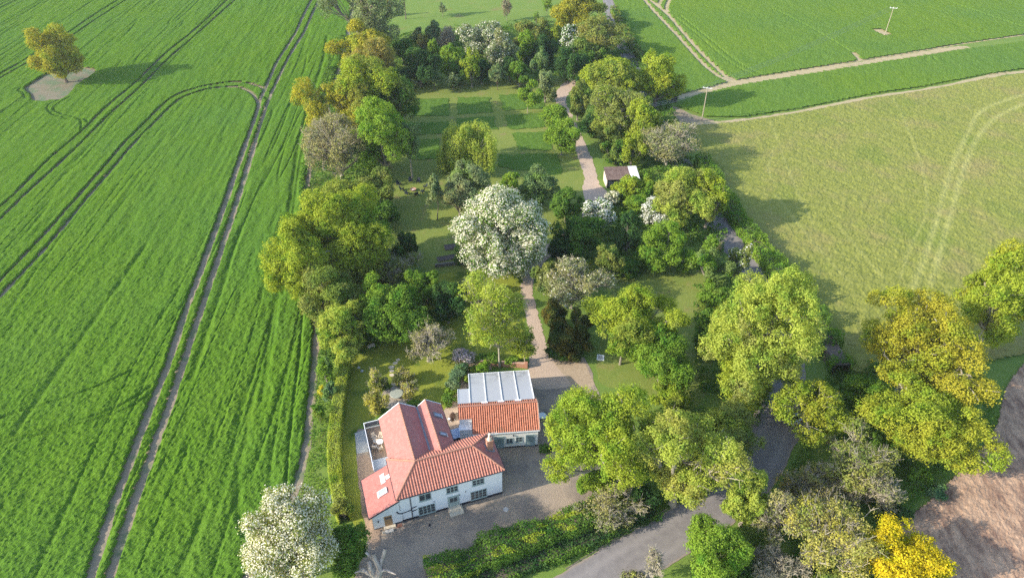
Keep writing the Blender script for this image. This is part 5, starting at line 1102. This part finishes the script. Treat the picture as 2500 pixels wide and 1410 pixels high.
ring = [(976, 453), (1003, 446), (1021, 447), (1037, 459), (1030, 470), (1016, 476), (995, 474), (983, 465)]
nm = ['navy fire pit chair at the left back, beside the thicket', 'navy fire pit chair at the back left', 'navy fire pit chair at the back right', 'navy fire pit chair nearest the conical sapling', 'navy fire pit chair at the front right', 'navy fire pit chair at the very front, back to the viewer', 'navy fire pit chair at the front left', 'navy fire pit chair at the far left of the ring']
c0 = None
for (px, py), l in zip(ring, nm):
    x, y = at(px, py); dx, dy = fx-x, fy-y; x, y = fx-dx*1.05, fy-dy*1.05
    rz = math.atan2(dy, dx)+math.pi/2
    if c0 is None: c0 = lounge_chair('lounge_chair', l, x, y, rz, 'chairs round the fire pit', M_navy)
    else:
        c = copy_tree(c0); c.location = (x, y, 0); c.rotation_euler = (0, 0, rz); c['label'] = l
# terrace furniture on the house balcony
deckz = 2.96
t0 = None
for (x, y, a), l in zip(((-.80, 11.05, 20), (-.02, 10.9, -15), (-1.05, 9.55, 160), (-.42, 9.1, 190)), ('teak balcony chair furthest from the white table', 'teak balcony chair against the wing roof', 'teak balcony chair nearest the balustrade', 'teak balcony chair in front of the white table')):
    X, Y, _ = H(x, y)
    if t0 is None: t0 = lounge_chair('teak_chair', l, X, Y, HA+math.radians(a), 'teak chairs on the roof terrace', M_wood, deckz); t0.scale = (.72, .72, .8)
    else:
        c = copy_tree(t0); c.location = (X, Y, deckz); c.rotation_euler = (0, 0, HA+math.radians(a)); c['label'] = l
def round_table(name, label, x, y, z, rad, hgt, mat, leg_mat):
    r = empty(name, (x, y, z)); tag(r, label, 'table')
    mb = MB(); mb.lathe([(rad*.97, hgt-.04), (rad, hgt-.03), (rad, hgt), (rad*.98, hgt+.01)], (0, 0, 0), 24); mb.build('tabletop', mat, r)
    for i in range(4):
        a = math.pi/4+i*math.pi/2; mb = MB(); mb.tube([(rad*.75*math.cos(a), rad*.75*math.sin(a), 0), (rad*.6*math.cos(a), rad*.6*math.sin(a), hgt-.04)], .03, 6); mb.build('leg', leg_mat, r)
    return r
X, Y, _ = H(-.75, 10.3); round_table('side_table', 'small round teak table between the balcony chairs', X, Y, deckz, .36, .5, M_wood, M_wood)
X, Y, _ = H(-.28, 9.85); round_table('cafe_table', 'bright white round table on the roof terrace', X, Y, deckz, .42, .7, M_whitep, M_whitep)
# courtyard side table group
X, Y, _ = B(11.6, 4.1); round_table('garden_table', 'pale round table in the shade beside the outbuilding gable', X, Y, 0, .58, .74, plain('bluish_white', (.62, .68, .72), (.70, .75, .78), 4, .4), M_black)
def bistro(label, x, y, rz, mat, grp='chairs by the outbuilding gable'):
    r = empty('garden_chair', (x, y, 0), rz); tag(r, label, 'chair', grp)
    mb = MB(); mb.lathe([(.2, .42), (.23, .43), (.23, .46), (.2, .47)], (0, 0, 0), 14); mb.build('seat', mat, r)
    mb = MB(); a = np.linspace(0, math.pi, 12); mb.tube(np.c_[.24*np.cos(a), .12+.18*np.sin(a), np.full(12, .82)], .025, 6); mb.tube([(.24, .12, .82), (.2, .1, .45)], .02, 5); mb.tube([(-.24, .12, .82), (-.2, .1, .45)], .02, 5); mb.tube([(0, .3, .82), (0, .2, .45)], .02, 5); mb.build('backrest', mat, r)
    for sx in (-1, 1):
        for sy in (-1, 1): mb = MB(); mb.tube([(sx*.2, sy*.2, 0), (sx*.15, sy*.15, .43)], .018, 5); mb.build('leg', mat, r)
    return r
X, Y, _ = B(12.15, 3.5); bistro('pale garden chair at the right of the round shade table', X, Y, math.radians(230), M_stone)
X, Y, _ = B(11.75, 2.75); bistro('white curved back chair in front of the round shade table', X, Y, math.radians(200), M_whitep)
X, Y, _ = B(12.05, 4.85); bistro('dark garden chair behind the round shade table', X, Y, math.radians(-30), plain('slate_paint', (.12, .14, .14), (.17, .19, .19)))
# yard between the houses
X, Y, _ = H(9.85, 10.35); r = empty('hot_tub', (X, Y, 0), HA); tag(r, 'square hot tub with pale blue cover in the shaded yard between the buildings', 'hot tub')
mb = MB(); mb.box(-.9, .9, -.9, .9, 0, .8); mb.build('cabinet', M_black, r); mb = MB(); mb.box(-.82, .82, -.82, .82, .803, .9); mb.build('cover', plain('blue_cover', (.34, .45, .68), (.40, .52, .74), 2, .4), r)
X, Y, _ = B(-.8, 5.2); r = empty('draped_chair', (X, Y, 0), .5); tag(r, 'garden seat under a dark brown cover on the sunny paving', 'covered seat')
mb = MB(); rng = np.random.default_rng(8)
pr = []
for j, (zz, rx, ry) in enumerate(((0.02, .5, .42), (.3, .46, .4), (.55, .42, .36), (.8, .3, .2), (.98, .18, .1), (1.02, .02, .02))):
    for i in range(14):
        a = i*2*math.pi/14; w_ = 1+.1*math.sin(a*5+j)+rng.normal()*.04; pr.append((rx*w_*math.cos(a)+.05*j, ry*w_*math.sin(a)+.06*j, zz))
F = [(j*14+i, j*14+(i+1) % 14, (j+1)*14+(i+1) % 14, (j+1)*14+i) for j in range(5) for i in range(14)]
mb.add(pr, F); mb.build('cover', plain('brown_cloth', (.05, .03, .022), (.09, .055, .04), 3, .9), r)
mb = MB(); mb.obox((-.5, -.05, .4), (.14, .05, 0), (-.05, .14, .03), (0, .02, .03)); mb.build('cushion', M_whitep, r)
for sx in (-1, 1): mb = MB(); mb.tube([(sx*.3-.1, -.46, 0), (sx*.3-.1, -.44, .35)], .03, 6); mb.build('leg', M_whitep, r)
X, Y, _ = B(-.15, 5.9); r = empty('planter_box', (X, Y, 0), BA+.2); tag(r, 'pale stone trough against the outbuilding end wall', 'planter')
mb = MB(); mb.box(-.55, .35, -.16, .16, 0, .34); mb.build('trough', M_stone, r); mb = MB(); mb.box(-.5, .3, -.12, .12, .341, .36); mb.build('soil', plain('dark_earth', (.05, .035, .025), (.09, .06, .045), 6, .95), r)
# garden terrace table, stones, bench, wall, beds
X, Y = at(969, 966); r = empty('stone_table', (X, Y, 0)); tag(r, 'grey green round stone table on the stone terrace', 'table')
mb = MB(); mb.lathe([(.9, .46), (.95, .48), (.95, .55), (.9, .57)], (0, 0, 0), 24); mb.build('tabletop', plain('grey_green_stone', (.27, .29, .24), (.34, .36, .30), 2.5, .8), r); mb = MB(); mb.lathe([(.4, 0), (.28, .2), (.3, .46)], (0, 0, 0), 14); mb.build('pedestal', M_conc, r)
for i, (px, py) in enumerate(((972, 878), (965, 886), (956, 896), (956, 905), (957, 915), (962, 937))):
    x, y = at(px, py); s0 = .36+.05*(i % 3); a0 = i*1.3
    o = empty('stepping_stone', (x, y, 0), .3*i); mb = MB(); mb.prism_z([((s0+.06*math.sin(k_*2.1+i))*math.cos(k_*math.pi/3+.5), .8*(s0+.05*math.cos(k_*1.7))*math.sin(k_*math.pi/3+.5)) for k_ in range(6)], .0, .05)
    bpy.data.objects.remove(o); o = mb.build('stepping_stone', M_stone); o.location = (x, y, .012); tag(o, ('stepping stone nearest the bare fruit tree', 'second stepping stone from the fruit tree', 'third stepping stone from the fruit tree', 'stepping stone in the middle of the lawn line', 'fifth stepping stone, nearer the stone terrace', 'stepping stone touching the stone terrace')[i], 'stepping stone', 'stepping stones across the lawn')
X, Y = at(907, 848); r = empty('stone_bench', (X, Y, 0), .5); tag(r, 'pale square garden seat in the shade by the tall hedge', 'bench')
mb = MB(); mb.obox((0, 0, .42), (.55, 0, 0), (0, .28, 0), (0, 0, .05)); mb.build('seat', M_stone, r)
for s in (-1, 1): mb = MB(); mb.obox((s*.4, 0, .185), (.07, 0, 0), (0, .22, 0), (0, 0, .185)); mb.build('leg', M_stone, r)
a, b = at(1166, 889), at(1287, 897); d = b-a; L = np.hypot(*d); r = empty('brick_wall', (a[0], a[1], 0), math.atan2(d[1], d[0])); tag(r, 'low red brick garden wall behind the glazed extension', 'wall')
MB().box(0, L, -.15, .15, 0, .85).build('brickwork', M_brick, r); MB().box(-.03, L+.03, -.19, .19, .853, .93).build('coping', plain('coping_brick', (.46, .28, .2), (.54, .36, .27), 6, .9), r)
mb = MB(); mb.box(L-.36, L+.06, -.24, .24, 0, 1.05); mb.build('pier', M_brick, r)
rng = np.random.default_rng(12); a, b = at(1062, 652), at(1142, 642); d = b-a; L = np.hypot(*d); r = empty('stone_wall', (a[0], a[1], 0), math.atan2(d[1], d[0])); tag(r, 'low dry stone wall beside the giant chestnut', 'wall')
mb = MB()
for row in range(3):
    x = 0
    while x < L:
        w_ = rng.uniform(.2, .5); mb.obox((x+w_/2, rng.normal()*.03, .12+row*.22), (w_*.48, rng.normal()*.02, 0), (0, .2+rng.normal()*.02, rng.normal()*.02), (0, 0, .105)); x += w_
mb.build('stonework', plain('wall_stone', (.10, .09, .08), (.22, .20, .17), 4, .95), r)
for q, l in ((((1070, 640), (1136, 628), 1.3), 'long dark soil bed behind the dry stone wall'), (((1087, 612), (1118, 608), 1.6), 'short dark soil bed left of the giant chestnut')):
    a, b = at(*q[0]), at(*q[1]); d = b-a; L = np.hypot(*d); r = empty('raised_bed', (a[0], a[1], 0), math.atan2(d[1], d[0])); tag(r, l, 'raised bed', 'raised beds')
    MB().box(.05, L-.05, .05, q[2]-.05, 0, .22).build('soil', plain('bed_soil', (.07, .055, .05), (.12, .095, .085), 5, .95), r)
    m = MB(); m.box(0, L, 0, .05, 0, .3); m.box(0, L, q[2]-.05, q[2], 0, .3); m.box(0, .05, .05, q[2]-.05, 0, .3); m.box(L-.05, L, .05, q[2]-.05, 0, .3); m.build('edging', plain('bed_timber', (.16, .13, .10), (.24, .2, .16), 4, .9), r)
X, Y = at(1466, 873); r = empty('inspection_cover', (X, Y, 0), -.15); tag(r, 'white framed square drain cover in the dry lawn', 'drain cover')
m = MB(); m.box(-.55, .55, -.6, -.42, .02, .12); m.box(-.55, .55, .42, .6, .02, .12); m.box(-.55, -.38, -.42, .42, .02, .12); m.box(.38, .55, -.42, .42, .02, .12); m.build('frame', M_whitep, r); MB().box(-.38, .38, -.42, .42, .02, .08).build('lid', M_conc, r)
for (px, py, rad), l, mt in (((1049, 1281, .2), 'small black square drain in the gravel before the facade', M_black), ((1235, 1243, .34), 'round iron manhole cover near the front corner of the farmhouse', M_conc), ((1333, 1099, .3), 'round manhole cover near the outbuilding corner', M_lead)):
    X, Y = at(px, py); m = MB(); m.lathe([(rad, 0), (rad, .03), (rad*.9, .035)], (0, 0, 0), 4 if rad < .25 else 18); o = m.build('manhole_cover', mt); o.location = (X, Y, .022); tag(o, l, 'manhole cover')
X, Y, _ = H(-1.4, -.75); r = empty('door_bench', (X, Y, 0), HA); tag(r, 'grey stone slab step standing before the oak side door', 'step'); MB().box(-.55, .45, -.28, .12, .02, .2).build('slab', M_conc, r); MB().box(-.9, -.6, -.22, .1, .02, .16).build('block', M_stone, r)
X, Y, _ = H(-.2, -.45); m = MB(); m.box(-.35, .35, -.25, .25, 0, .03); o = m.build('door_mat', plain('brown_mat', (.15, .07, .05), (.2, .1, .075), 5, .95)); o.location = (X, Y, .024); o.rotation_euler = (0, 0, HA); tag(o, 'red brown mat on the gravel beside the oak side door', 'mat')
for i, (px, py) in enumerate(((876, 898), (884, 906))):
    X, Y = at(px, py); r = empty('rockery_stone', (X, Y, 0)); bpy.data.objects.remove(r); m = MB(); m.lathe([(.2, 0), (.26, .12), (.18, .24), (.05, .3)], (0, 0, 0), 7); o = m.build('rockery_stone', plain('pale_rock', (.42, .42, .40), (.55, .55, .52), 5, .9)); o.location = (X, Y, .01); tag(o, ('upper', 'lower')[i]+' of two pale rocks in the shade of the clipped hedge', 'rock', 'pale rocks')
# log leaning behind the shed
X, Y = at(1516, 392); r = MB(); r.tube([(0, 0, .12), (.5, -1.6, .5)], [.13, .1], 8); o = r.build('felled_log', M_barkp); o.location = (X, Y, 0); tag(o, 'pale felled log lying in the grass behind the shed', 'log')
# dead pollard at the bottom of the courtyard
X, Y = at(925, 1450); r = empty('dead_tree', (X, Y, 0)); tag(r, 'bleached dead tree with stubby sawn limbs at the bottom of the courtyard', 'tree')
def W_(px, py, z): q = at(px, py, z); return (q[0]-X, q[1]-Y, z)
m = MB(); m.tube([(0, 0, 0), W_(921, 1420, 1.4), W_(924, 1400, 2.6), W_(928, 1385, 3.2)], [.62, .5, .42, .34], 9); m.build('trunk', M_dead, r)
for pts, rad in (([W_(928, 1392, 3.0), W_(922, 1378, 3.6), W_(914, 1362, 4.3), W_(911, 1350, 4.8)], [.34, .27, .24, .22]), ([W_(929, 1376, 3.5), W_(933, 1362, 4.0), W_(938, 1347, 4.6), W_(941, 1338, 5.0)], [.22, .2, .22, .18]), ([W_(939, 1343, 4.7), W_(946, 1339, 4.9)], [.16, .12]),
                 ([W_(918, 1408, 2.2), W_(908, 1395, 2.9), W_(903, 1378, 3.6), W_(901, 1368, 3.9)], [.34, .32, .28, .2]), ([W_(926, 1378, 3.5), W_(908, 1362, 4.2), W_(893, 1347, 4.8)], [.12, .13, .15]),
                 ([W_(930, 1392, 3.0), W_(942, 1390, 3.2), W_(955, 1396, 3.2), W_(967, 1401, 3.2)], [.2, .17, .11, .06]), ([W_(912, 1405, 2.4), W_(895, 1394, 2.9), W_(880, 1392, 3.0), W_(866, 1397, 3.0)], [.24, .24, .13, .07]), ([W_(898, 1400, 2.7), W_(888, 1388, 3.2), W_(880, 1387, 3.3)], [.14, .13, .05])):
    m = MB(); m.tube(pts, rad, 8); m.build('limb', M_dead, r)
# car under the oak
CX, CY = at(1918, 1016); r = empty('parked_car', (CX, CY, .035), math.radians(118)); tag(r, 'silver blue car parked under the yellow oak by the lane junction', 'car')
M_car = plain('silver_paint', (.42, .46, .54), (.46, .50, .58), 2, .25, .6); M_tyre = plain('tyre_rubber', (.015, .015, .016), (.03, .03, .03), 5, .9)
body = [(-2.1, .35), (-2.12, .75), (-1.95, .95), (-1.1, 1.0), (-.9, 1.02), (.75, 1.0), (1.75, .88), (2.1, .68), (2.12, .35)]
m = MB(); m.prism_y(body, -.85, .85); m.build('body', M_car, r)
m = MB(); V = [(-1.75, -.78, 1.003), (.95, -.78, 1.0), (.95, .78, 1.0), (-1.75, .78, 1.003), (-1.35, -.62, 1.44), (.25, -.62, 1.46), (.25, .62, 1.46), (-1.35, .62, 1.44)]
m.add(V, [(0, 1, 5, 4), (1, 2, 6, 5), (2, 3, 7, 6), (3, 0, 4, 7)]); m.build('window_glass', M_glass, r)
m = MB(); m.obox((-.55, 0, 1.46), (.85, 0, 0), (0, .64, 0), (0, 0, .02)); m.build('car_roof', M_car, r)
for sx in (-1.3, 1.32):
    for sy in (-.86, .86):
        m = MB(); m.lathe([(.2, -.1), (.31, -.1), (.33, -.05), (.33, .05), (.31, .1), (.2, .1)], (0, 0, 0), 18); w_ = m.build('wheel', M_tyre, r); w_.location = (sx, sy, .33); w_.rotation_euler = (math.pi/2, 0, 0)
        m = MB(); m.lathe([(.05, -.11), (.2, -.105), (.2, .105), (.05, .11)], (0, 0, 0), 12); m.build('rim', M_leadpale, w_)
for sy in (-.6, .6):
    m = MB(); m.box(2.08, 2.14, sy-.16, sy+.16, .62, .74); m.build('headlight', M_whitep, r); m = MB(); m.box(-2.15, -2.1, sy-.15, sy+.15, .7, .86); m.build('tail_light', plain('red_lens', (.35, .02, .02), (.4, .03, .03), 3, .3), r)
